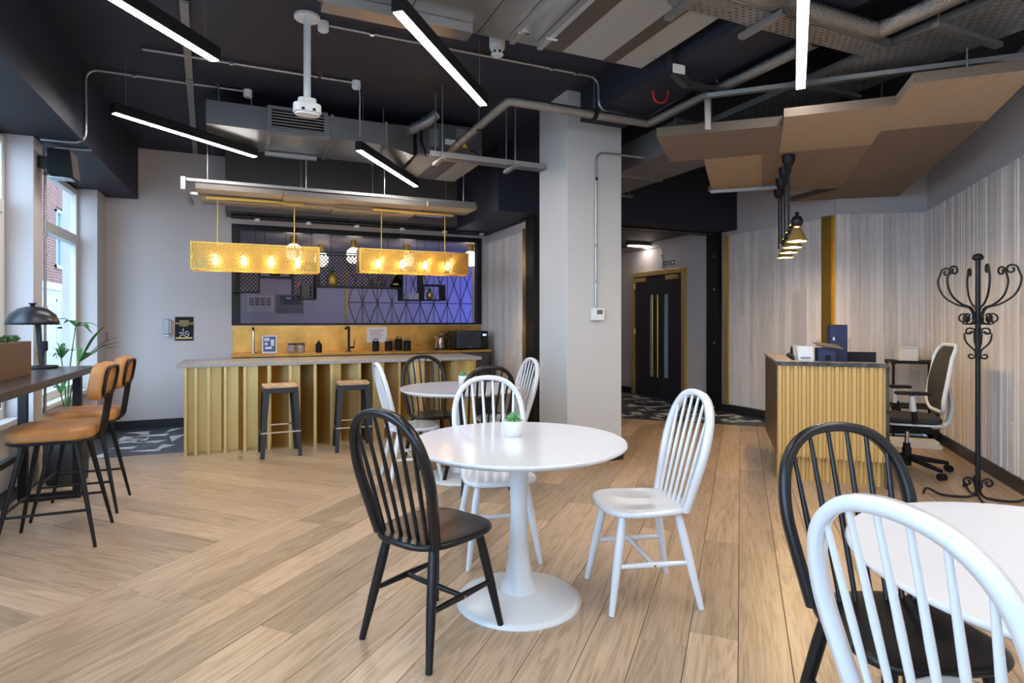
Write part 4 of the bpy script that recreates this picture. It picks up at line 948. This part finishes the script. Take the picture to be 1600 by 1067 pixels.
def bar_chair(x, y, label):
    t = thing('counter_chair', label, 'chair', (x, y, 0), -PI / 2, 'tan leather counter chairs at the window desk')   # front = local -y -> -x
    MB().prism(rounded(.44, .42, .12, 7), .612, .685).build('seat_cushion', 'leather', t, bevel=.022, seg=4)
    MB().tube([(px_, py_, .61) for px_, py_ in rounded(.42, .40, .11, 6)], .010, 8, closed=True).build('seat_frame', 'black', t)
    legs = {}
    for sx in (-1, 1):
        for sy in (-1, 1):
            a, b = Vector((sx * .13, sy * .12, .61)), Vector((sx * .225, sy * .235, 0)); legs[sx, sy] = (a, b); MB().tube([a, b], .0165, 10, .009).build('leg', 'black', t)
    def on(sx, sy, z): a, b = legs[sx, sy]; return a.lerp(b, (a.z - z) / a.z)
    for (p, q, z_) in (((-1, -1), (1, -1), .23), ((-1, -1), (-1, 1), .21), ((1, -1), (1, 1), .21)): MB().tube([on(*p, z_), on(*q, z_)], .008, 8).build('foot_rail', 'black', t)
    pad = MB().prism(rounded(.37, .215, .07, 7), -.035, .035); pad.build('back_cushion', 'leather', t, bevel=.018, seg=4, loc=(0, .225, .935), rot=(PI / 2 - .16, 0, 0))
    P = [Vector((a, .270 + b * .16, .935 + b)) for a, b in rounded(.31, .165, .06, 6)]
    MB().tube(P, .009, 8, closed=True).build('back_frame', 'black', t)
    for x_ in (-.07, -.035, .035, .07): MB().tube(bend([(x_, .12, .604), (x_, .225, .604), (x_, .262, .86)], .05), .008, 8).build('back_stay', 'black', t)
bar_chair(-1.06, 4.27, 'tan leather counter chair with black splayed legs, further from the palm')
bar_chair(-1.07, 4.92, 'tan leather counter chair with black splayed legs, next to the palm pot')

lm = thing('desk_lamp', 'black dome desk lamp on the dark window desk', 'lamp', (-1.40, 5.28, .951))
MB().lathe([(.095, 0), (.10, .006), (.095, .018), (.03, .022)], 32).build('base', 'black', lm); MB().beam((0, 0, .02), (-.03, .015, .36), .045, .022, (1, 0, 0)).build('stem', 'black', lm)
MB().lathe([(.150, .318), (.154, .315), (.160, .315), (.157, .34), (.135, .39), (.09, .43), (.035, .447), (.004, .450)], 40, cx=-.06, cy=.025, cap=(0, 1)).build('dome_shade', mat('satin_black', (.018, .019, .022), .32), lm); MB().lathe([(.014, .447), (.014, .460), (.026, .465), (.022, .473)], 16, cx=-.06, cy=.025).build('finial', 'black', lm)
pl = thing('desk_planter', 'brass trough planter with low green planting on the desk', 'planter', (-1.50, 3.55, .951)); MB().box((0, 0, 0), (.20, 1.15, .215)).build('trough', 'brass_dark', pl, bevel=.003)
rr = random.Random(4)
for i in range(60):
    x, y = rr.uniform(.02, .18), rr.uniform(.02, 1.13); r = rr.uniform(.018, .035); z_ = .215
    mb = MB()
    for k in range(5):
        a = k * 1.26 + rr.random(); mb.add([(x, y, z_), (x + r * math.cos(a), y + r * math.sin(a), z_ + r * .7), (x + r * .5 * math.cos(a + .8), y + r * .5 * math.sin(a + .8), z_ + r * 1.3), (x, y, z_ + r * 1.1)], [(0, 1, 2), (0, 2, 3), (1, 3, 2), (0, 3, 1)])
    mb.build('succulent_tuft', 'moss', pl)
pm = thing('potted_palm', 'green palm in a dark pot at the desk end by the window', 'plant', (-1.37, 5.78, 0)); MB().lathe([(.125, 0), (.14, .02), (.155, .36), (.145, .37), (.14, .33)], 28, cap=(1, 0)).build('pot', mat('charcoal_pot', (.03, .03, .032), .6), pm); MB().lathe([(.13, .33), (.135, .345)], 20).build('soil', 'boardbrown', pm)
def blade(base, pts, w_):
    P = smooth_path([Vector(base)] + [Vector(p) for p in pts], 6); n = len(P); vs = []; fs = []
    for i, p in enumerate(P):
        t = (P[min(i + 1, n - 1)] - P[max(i - 1, 0)]).normalized(); sd_ = t.cross(Vector((0, 0, 1))); sd_ = sd_.normalized() if sd_.length > .01 else Vector((1, 0, 0)); k = math.sin(PI * min(1, (i / (n - 1)) * .97 + .03)) ** .7
        vs += [p - sd_ * w_ * k, p + Vector((0, 0, -.006 * k)), p + sd_ * w_ * k]
        if i: a = (i - 1) * 3; b = i * 3; fs += [(a, b, b + 1, a + 1), (a + 1, b + 1, b + 2, a + 2)]
    mb = MB().add(vs, fs, smooth=True); return mb
def W2L(u, v, y): p = PY(u, v, y); return Vector((p.x + 1.37, p.y - 5.78, p.z))
fronds = [((118, 510), 5.85, [((85, 500), 5.85), ((100, 505), 5.95), ((140, 512), 5.75), ((158, 512), 5.9), ((145, 522), 5.8), ((112, 505), 6.0)]), ((96, 560), 5.7, [((88, 535), 5.7), ((100, 536), 5.75), ((108, 545), 5.7), ((117, 548), 5.8), ((82, 558), 5.65), ((85, 545), 5.9)]),
          ((124, 566), 5.85, [((165, 508), 5.75), ((190, 524), 5.85), ((193, 533), 5.7), ((191, 540), 5.95), ((126, 543), 6.0), ((150, 552), 5.6)]), ((95, 615), 5.65, [((80, 600), 5.6), ((84, 606), 5.7), ((108, 585), 5.9)])]
for (hu, hv), hy, tips in fronds:
    h = W2L(hu, hv, hy); P = smooth_path([(0, 0, .34), Vector((h.x * .25, h.y * .25, .34 + (h.z - .34) * .55)), h], 6); st_ = MB().tube(P, .007, 6, .004).build('stalk', 'leaf', pm)
    for (tu, tv), ty in tips:
        q = W2L(tu, tv, ty); md_ = h.lerp(q, .5) + Vector((0, 0, .04)); blade(h, [md_, q], .018).build('leaf', 'leaf', st_)
spk = thing('wall_speaker', 'black wall speaker on a bracket high on the window pier', 'speaker', (-1.575, 5.86, 2.57)); spk.scale = (.78, .78, .78)
MB().box((-.0, -.03, -.06), (.10, .03, .06)).build('bracket', 'black', spk); MB().add([(.10, -.13, -.13), (.33, -.16, -.17), (.33, .12, -.17), (.10, .10, -.13), (.10, -.13, .13), (.30, -.16, .12), (.30, .12, .12), (.10, .10, .13)], [(0, 3, 2, 1), (4, 5, 6, 7), (0, 1, 5, 4), (1, 2, 6, 5), (2, 3, 7, 6), (3, 0, 4, 7)]).build('cabinet', mat('speaker_black', (.004, .004, .005), .6, spec=.15), spk, bevel=.01)
MB().add([(.332, -.15, -.16), (.332, .11, -.16), (.304, .11, .11), (.304, -.15, .11)], [(0, 1, 2, 3)]).build('grille', 'boardbrown', spk); MB().box((.10, -.10, -.165), (.31, .07, -.155)).build('underside_trim', 'galv', spk)

# ------------------------------------------------------------------ reception desk (45 degree grid)
RZ = -PI / 4
rc = thing('reception_desk', 'gold corrugated reception desk with dark marble rim', 'desk', B(.275, 5.27), RZ)   # local x = a, y = b
fw = .765; hgt = .945
n = 13; prof = []
for i in range(n):
    x = i * fw / n; s_ = fw / n; prof += [(x, .022), (x + s_ * .16, 0), (x + s_ * .56, 0), (x + s_ * .72, .022)]
prof += [(fw, .022)]
def corr(mb, z0, z1, dy, dx=0):
    vs = [(x + dx, y + dy, z0) for x, y in prof] + [(x + dx, y + dy, z1) for x, y in prof] ; k = len(prof); mb.add(vs, [(i, i + 1, k + i + 1, k + i) for i in range(k - 1)]); return mb
corr(MB(), .20, hgt, -.020).build('corrugated_front', 'brass_paint', rc); MB().box((0, .003, .20), (fw, .10, hgt)).build('front_panel', 'brass_paint', rc)
corr(MB(), .0, .199, .04).box((.03, .064, 0), (fw, .09, .199)).build('plinth', 'brass_paint', rc)
MB().prism([(0, .10), (.0, .0), (-.045, 1.2), (.10, 1.2), (.12, .10)], .20, hgt).build('side_panel', 'brass_dark', rc); MB().box((.04, .15, 0), (.10, 1.1, .2)).build('side_plinth', 'brass_dark', rc); MB().box((-.02, 1.0, 0), (-.005, 1.015, .2)).build('leg', 'brass', rc)
MB().prism([(-.012, -.02), (fw + .01, -.02), (fw + .01, .11), (.13, .11), (.11, 1.21), (-.056, 1.21)], hgt + .001, hgt + .022).build('marble_rim', 'marble_rim', rc, bevel=.002); MB().box((-.01, -.030, hgt - .012), (fw + .008, -.0205, hgt + .02)).build('marble_front_edge', 'marble', rc)
MB().box((fw + .001, -.02, 0), (fw + .022, .50, hgt)).build('marble_end', 'marble', rc); MB().box((.13, .11, .70), (fw - .06, 1.15, .73)).build('work_surface', 'desk', rc)
def RL(a, b, z): return B(.275 + a, 5.27 + b, z)
ss = thing('perspex_screen', 'clear upright perspex screen on the reception desk rim', 'screen', RL(.24, .19, .731), RZ + .055); MB().box((-.003, 0, 0), (.003, .93, .85)).build('sheet', 'perspex', ss); MB().box((-.004, -.003, 0), (.004, .002, .85)).build('polished_edge', mat('edge_glint', (.6, .6, .6), .2, alpha=.6), ss)
bx1 = thing('navy_box', 'tall navy blue box standing behind the reception rim', 'box', RL(.43, .31, .731), RZ + .2); MB().box((0, 0, 0), (.13, .10, .52)).build('box_body', 'navybox', bx1, bevel=.004); MB().prism([(0, 0), (.13, 0), (.13, .10), (0, .10)], .521, .53).build('lid', 'screen', bx1); MB().box((.015, -.002, .40), (.03, -.0005, .425)).build('emblem', 'paper', bx1)
bx2 = thing('navy_carton', 'open navy carton with raised flap beside the tall blue box', 'box', RL(.32, .14, .731), RZ + .15); MB().box((0, 0, 0), (.13, .12, .34)).build('carton_body', 'navybox', bx2, bevel=.003); MB().slab([(-.02, -.03, .36), (.17, -.05, .33), (.17, .10, .36), (-.02, .10, .38)], .006).build('flap', 'boardbrown', bx2); MB().box((.05, -.002, .24), (.09, -.0005, .28)).build('handle_slot', 'blackm', bx2)
sh = thing('sign_holder', 'small acrylic sign holder with printed white card', 'sign', RL(.16, .12, .731), RZ + .1); MB().slab([(0, 0, .10), (.14, 0, .10), (.13, .05, .36), (-.03, .05, .36)], .004).build('acrylic', 'perspex', sh); MB().slab([(.02, -.008, .12), (.125, -.008, .12), (.125, .040, .35), (.005, .040, .35)], -.002).build('card', 'paper', sh)
MB().box((0, -.02, 0), (.13, .06, .10)).build('foot', 'blackm', sh)
for i, (wd_, z_) in enumerate(((.075, .25), (.05, .225))): MB().box((.065 - wd_ / 2, -.0 + (z_ - .12) * .2 - .016, z_), (.065 + wd_ / 2, -.0 + (z_ - .12) * .2 - .013, z_ + (.016 if i == 0 else .006))).build('print_line', 'galvd', sh)
mo = thing('monitor', 'low black monitor back showing above the reception rim', 'monitor', RL(.56, .42, .731), RZ); MB().box((-.0, 0, .1), (.22, .03, .30)).build('screen_back', 'blackm', mo, bevel=.004); MB().box((.09, .03, 0), (.13, .05, .2)).build('neck', 'black', mo); MB().box((.04, -.02, 0), (.18, .1, .01)).build('foot', 'black', mo)
bg_ = thing('black_bag', 'soft black bag lying behind the reception side rim', 'bag', RL(.115, .45, .731), RZ); MB().prism(rounded(.06, .5, .028), 0, .26, Matrix.Translation((.045, .26, 0))).build('bag_body', 'blackm', bg_, bevel=.03, seg=4); MB().tube(arc((.045, .26, .255), .07, 0, PI, 8, 'yz'), .008, 6).build('strap', 'blackm', bg_)

# office chair
oc_p = G(1407, 735) + B(.05, .02)
oc = thing('office_chair', 'white framed office swivel chair with black mesh back', 'office chair', oc_p, 0.0)
fr_ = B(0, 1) * 0
oc.rotation_euler = (0, 0, math.radians(-134))   # front = local -y
for i in range(5):
    a = i * 2 * PI / 5 + .55; c, s = math.cos(a), math.sin(a); lg = MB().tube([(c * .03, s * .03, .12), (c * .19, s * .19, .095), (c * .33, s * .33, .075)], [.028, .022, .016], 8).build('base_arm', 'blackm', oc)
    MB().lathe([(.028, -.012), (.03, -.006), (.03, .006), (.028, .012)], 14, Matrix.Translation((c * .335 + s * .016, s * .335 - c * .016, .03)) @ Matrix.Rotation(a, 4, 'Z') @ Matrix.Rotation(PI / 2, 4, 'X')).lathe([(.028, -.012), (.03, -.006), (.03, .006), (.028, .012)], 14, Matrix.Translation((c * .335 - s * .016, s * .335 + c * .016, .03)) @ Matrix.Rotation(a, 4, 'Z') @ Matrix.Rotation(PI / 2, 4, 'X')).build('castor', 'black', lg)
MB().lathe([(.035, .05), (.035, .20), (.028, .205), (.028, .24)], 16).build('gas_lift_cover', 'blackm', oc); MB().lathe([(.018, .24), (.018, .36)], 12).build('gas_lift', 'chrome', oc)
MB().box((-.09, -.12, .35), (.09, .16, .41)).build('mechanism', 'blackm', oc, bevel=.012); MB().prism(rounded(.47, .46, .12), .42, .435).build('seat_shell', 'cwhite', oc, bevel=.005); MB().prism(rounded(.46, .45, .12), .436, .485).build('seat_pad', 'meshblack', oc, bevel=.018, seg=3)
def bk(x, z): k = (z - .52) / .58; return Vector((x, .225 + .10 * k + .045 * math.sin(PI * k) * -1 + .30 * x * x * -1, z))
ring = [bk(x, 0.81 + y) for x, y in rounded(.44, .56, .10, 6)]; MB().tube(ring, .017, 8, closed=True).build('back_frame', 'cwhite', oc)
vs = []; fs = []; nx, nz = 8, 10
for j in range(nz + 1):
    for i in range(nx + 1): vs.append(bk(-.205 + .41 * i / nx, .545 + .53 * j / nz))
for j in range(nz):
    for i in range(nx): a = j * (nx + 1) + i; fs.append((a, a + 1, a + nx + 2, a + nx + 1))
MB().add(vs, fs, smooth=True).add([v + Vector((0, .006, 0)) for v in vs], [tuple(reversed(f)) for f in fs], smooth=True).build('mesh_back', 'meshblack', oc)
MB().tube(bend([(0, .05, .39), (0, .30, .39), (0, .325, .60), (0, .30, .72)], .10), [.028] * 14 if False else .024, 10, flat=(1.6, .8)).build('back_spine', 'cwhite', oc)
for sx in (-1, 1):
    ar = MB().tube([(sx * .26, .0, .47), (sx * .27, -.02, .58)], .022, 8).build('arm_post', 'blackm', oc); MB().tube([(sx * .27, -.02, .55), (sx * .275, -.03, .68)], .026, 8, .022).build('arm_sleeve', 'cwhite', ar); MB().box((sx * .275 - .04, -.15, .685), (sx * .275 + .04, .10, .71)).build('arm_pad', 'blackm', ar, bevel=.01); MB().tube([(sx * .09, 0, .39), (sx * .26, 0, .47)], .02, 8).build('arm_bracket', 'blackm', ar)

# black tube shelf trolley in the corner
tl = thing('tube_trolley', 'black pipe trolley shelf in the corner behind the office chair', 'trolley', B(1.535, 7.42), RZ)
for x in (0, .40):
    for y in (0, .30): MB().tube([(x, y, .0), (x, y, .86)], .014, 8).build('upright', 'black', tl)
for x in (0, .40):
    for y in (0, .30):
        for z_ in (.36, .84): MB().lathe([(.022, z_ - .02), (.022, z_ + .02)], 10, cx=x, cy=y).build('pipe_joint', 'black', tl)
for z_ in (.10, .36, .84):
    MB().tube([(0, 0, z_), (.40, 0, z_)], .010, 8).tube([(0, .30, z_), (.40, .30, z_)], .010, 8).tube([(0, 0, z_), (0, .3, z_)], .010, 8).tube([(.40, 0, z_), (.40, .3, z_)], .010, 8).build('shelf_frame', 'black', tl)
    MB().box((.01, .01, z_ + .010), (.39, .29, z_ + .02)).build('shelf', 'blackm', tl)
wb = thing('white_box', 'pale grey box standing on the black pipe trolley', 'box', B(1.535, 7.42, .861), RZ); MB().box((.06, .04, 0), (.24, .26, .14)).build('box_body', 'cwhite', wb, bevel=.004); MB().box((.05, .03, .14), (.25, .27, .155)).build('lid', 'cwhite', wb)
pb = thing('paper_stack', 'flat white paper bundle on the floor under the trolley', 'paper', B(1.42, 7.05, .001), RZ); MB().box((0, 0, 0), (.46, .22, .035)).build('lower_bundle', 'paper', pb); MB().box((.02, .01, .036), (.44, .20, .07)).build('upper_bundle', 'paper', pb)

# wrought-iron coat stand
cs = thing('coat_stand', 'black wrought-iron coat stand with scrolled hooks by the slat wall', 'coat stand', (4.80, 2.54, 0), .4)
MB().tube([(0, 0, .05), (0, 0, 1.73)], .0165, 12).build('pole', 'black', cs); MB().lathe([(.02, 1.73), (.034, 1.74), (.036, 1.755), (.025, 1.775), (.004, 1.782)], 16).build('finial', 'black', cs)
def spiral(cx, cz, r0, r1, a0, turns, n=20): return [Vector((cx + (r0 + (r1 - r0) * i / n) * math.cos(a0 + turns * 2 * PI * i / n), 0, cz + (r0 + (r1 - r0) * i / n) * math.sin(a0 + turns * 2 * PI * i / n))) for i in range(n + 1)]
def around(k, n, pts): return [Matrix.Rotation(2 * PI * k / n + .35, 3, 'Z') @ Vector(p) for p in pts]
for k in range(6):
    up = smooth_path([(.015, 0, 1.27), (.045, 0, 1.38), (.13, 0, 1.415), (.21, 0, 1.48), (.245, 0, 1.58), (.225, 0, 1.66)], 5) + spiral(.19, 1.655, .036, .012, .2, 1.15, 14)
    MB().tube(around(k, 6, up), .0075, 6).build('upper_hook', 'black', cs)
    lo = spiral(.085, 1.31, .010, .038, 1.5, 1.1, 14) + smooth_path([(.09, 0, 1.272), (.04, 0, 1.275), (.018, 0, 1.32)], 4)
    MB().tube(around(k, 6, lo), .0065, 6).build('middle_scroll', 'black', cs)
for k in range(4):
    lo = spiral(.05, 1.215, .008, .032, 2.5, 1.1, 12) + smooth_path([(.082, 0, 1.20), (.07, 0, 1.14), (.02, 0, 1.08), (.015, 0, 1.05)], 4) + spiral(.04, 1.04, .024, .008, 2.8, 1.0, 10)
    MB().tube(around(k, 4, lo), .0065, 6).build('lower_scroll', 'black', cs)
    ft = smooth_path([(.0, 0, .10), (.03, 0, .03), (.10, 0, .012), (.22, 0, .014), (.30, 0, .05), (.325, 0, .035), (.33, 0, .008)], 5); MB().tube(around(k, 4, ft), .009, 6).build('foot', 'black', cs)
    sc_ = smooth_path([(.012, 0, .05), (.02, 0, .12), (.045, 0, .155)], 4) + spiral(.06, .125, .032, .008, 2.0, -1.1, 12); MB().tube(around(k, 4, sc_), .0085, 6).build('foot_scroll', 'black', cs)

# cone spot pendants over reception
for i, (u, v) in enumerate(((1232, 243), (1226, 263), (1221, 280), (1217, 296))):
    p = G(u, v, 2.70); t = thing('cone_pendant', ('black and gold cone pendant lamp, first of the row counting from the round tables', 'black and gold cone pendant lamp, second of the row counting from the round tables', 'black and gold cone pendant lamp, third of the row counting from the round tables', 'black and gold cone pendant lamp, last of the row by the brass strip')[i], 'pendant light', p, RZ, 'row of cone pendants over reception')
    zl = -.62; MB().lathe([(.02, -.10), (.038, -.085), (.05, -.05), (.055, -.01), (.055, -.001)], 20).build('ceiling_rose', 'black', t); MB().tube([(0, 0, -.09), (0, 0, zl - .02)], .009, 8).build('rod', 'black', t); MB().tube([(0, 0, zl + .02), (.06, 0, zl + .06)], .008, 8).build('arm', 'brass', t)
    MB().lathe([(.015, zl - .0), (.042, zl + .02), (.05, zl + .055), (.036, zl + .095), (.012, zl + .105), (.018, zl + .125), (.004, zl + .14)], 18, cx=.065).build('lamp_body', 'black', t)
    MB().lathe([(.085, zl - .115), (.082, zl - .112), (.03, zl + .0), (.026, zl + .0), (.078, zl - .115)], 24, cx=.065, cap=(0, 0)).build('cone_shade', 'gold', t); MB().lathe([(.02, zl - .118), (.036, zl - .10), (.03, zl - .06), (.014, zl - .02)], 18, cx=.065).build('lamp', 'spotlamp', t)

# exit sign above the lobby door
pe = PX(1045, 411, XR); es = thing('exit_sign', 'small green and white exit pictogram sign above the gold door frame', 'sign', (XR - .001, pe.y, pe.z), -PI / 2)
MB().box((-.17, -.006, -.05), (.17, 0, .05)).build('plate', 'paper', es)
for x in (-.11, 0, .11): MB().box((x - .048, -.008, -.042), (x + .048, -.0065, .042)).build('green_field', 'green', es)
MB().tube([(-.02, -.0095, -.03), (-.005, -.0095, 0), (.012, -.0095, -.03)], .004, 5).tube([(-.02, -.0095, .0), (0, -.0095, .018), (.02, -.0095, .005)], .004, 5).lathe([(.008, -.001), (.008, .001)], 8, Matrix.Translation((.004, -.0095, .03)) @ Matrix.Rotation(PI / 2, 4, 'X')).build('running_figure', 'text', es)
MB().tube([(-.14, -.0095, 0), (-.08, -.0095, 0)], .004, 5).tube([(-.10, -.0095, .02), (-.08, -.0095, 0), (-.10, -.0095, -.02)], .004, 5).build('arrow', 'text', es); MB().prism([(0, .025), (.03, 0), (0, -.025), (-.03, 0)], 0, .002, Matrix.Translation((.11, -.0085, 0)) @ FACE_Y).build('diamond', 'text', es)
cr = thing('card_reader', 'small black card reader on the lobby wall left of the door', 'reader', (PX(976, 513, XR).x - .9 * 0, 9.10, 1.13)); cr.location = (PY(975, 513, 9.109).x, 9.109, PY(975, 513, 9.109).z); MB().box((-.04, -.03, -.07), (.04, 0, .07)).build('housing', 'black', cr, bevel=.004); MB().box((-.006, -.032, .02), (.006, -.0305, .03)).build('indicator', 'paper', cr)
ll = thing('lobby_light', 'oval dark lobby ceiling light beyond the steel frame', 'light', (PY(1000, 362, 8.3).x, 8.3, 2.62)); MB().prism([(math.cos(i * PI / 10) * .28, math.sin(i * PI / 10) * .11) for i in range(20)], -.06, -.001).build('housing', 'dkgrey', ll, bevel=.01); MB().prism([(math.cos(i * PI / 10) * .25, math.sin(i * PI / 10) * .09) for i in range(20)], -.068, -.061).build('diffuser', mat('lobby_glow', (1, 1, 1), .5, emit=(1, .9, .82), es=12), ll)

# ------------------------------------------------------------------ street facade seen through the window
fb = thing('street_building', 'red brick street building with stone bands and tall windows, outside the window', 'building', (-5.2, 0, 0))
MB().box((-.3, 4, -.5), (-.08, 40, 9)).build('wall', 'mortar', fb)
MB().box((-.075, 4, -.5), (.02, 40, 2.15)).build('stone_base', 'stone', fb); MB().box((-.075, 4, 2.15), (.08, 40, 2.35)).build('string_course', 'stone', fb)
wins = [(y, y + 1.0) for y in (16.0, 18.4, 20.8, 23.2)]
rb = MB(); rr = random.Random(2); z_ = 2.36; row = 0
while z_ < 8.5:
    y = 12 + (row % 2) * .12
    while y < 30:
        if not any(a - .2 < y < b for a, b in wins) or not (2.8 < z_ < 4.6 or 5.6 < z_ < 7.4): rb.box((-.08, y, z_), (.0 + rr.uniform(-.004, .004), y + .222, z_ + .068))
        y += .235
    z_ += .08; row += 1
rb.build('brickwork', 'brickred', fb)['kind'] = 'stuff'
for a, b in wins:
    for z0 in (.2, 2.8, 5.6):
        h = 1.7; wn = MB().box((-.06, a, z0), (-.03, b, z0 + h)).build('window', mat('dark_pane', (.10, .14, .19), .1), fb)
        MB().box((-.03, a, z0), (.03, a + .07, z0 + h)).box((-.03, b - .07, z0), (.03, b, z0 + h)).box((-.03, a, z0 + h - .07), (.03, b, z0 + h)).box((-.03, a, z0), (.05, b, z0 + .1)).box((-.03, a, z0 + h * .5), (.02, b, z0 + h * .5 + .05)).box((-.03, (a + b) / 2 - .02, z0), (.02, (a + b) / 2 + .02, z0 + h)).build('glazing_bars', 'stone', wn)
gr = struct('ground_outside', MB().box((-30, -20, -.6), (-2.01, 60, -.5)), 'stone')

pw = thing('power_adapter', 'black plug adapter with looping cord on the window pier behind the desk lamp', 'adapter', (-1.579, 5.86, 1.10))
MB().box((0, -.04, -.06), (.012, .04, .06)).build('socket_plate', 'plastic', pw, bevel=.003); MB().box((.012, -.03, -.05), (.06, .03, .03)).build('plug_body', 'blackm', pw, bevel=.005)
MB().tube(smooth_path([(.04, 0, -.05), (.05, -.05, -.10), (.05, -.12, -.07), (.06, -.06, -.25), (.05, -.05, -.6), (.06, .05, -.95)]), .004, 6).build('cord', 'blackm', pw)
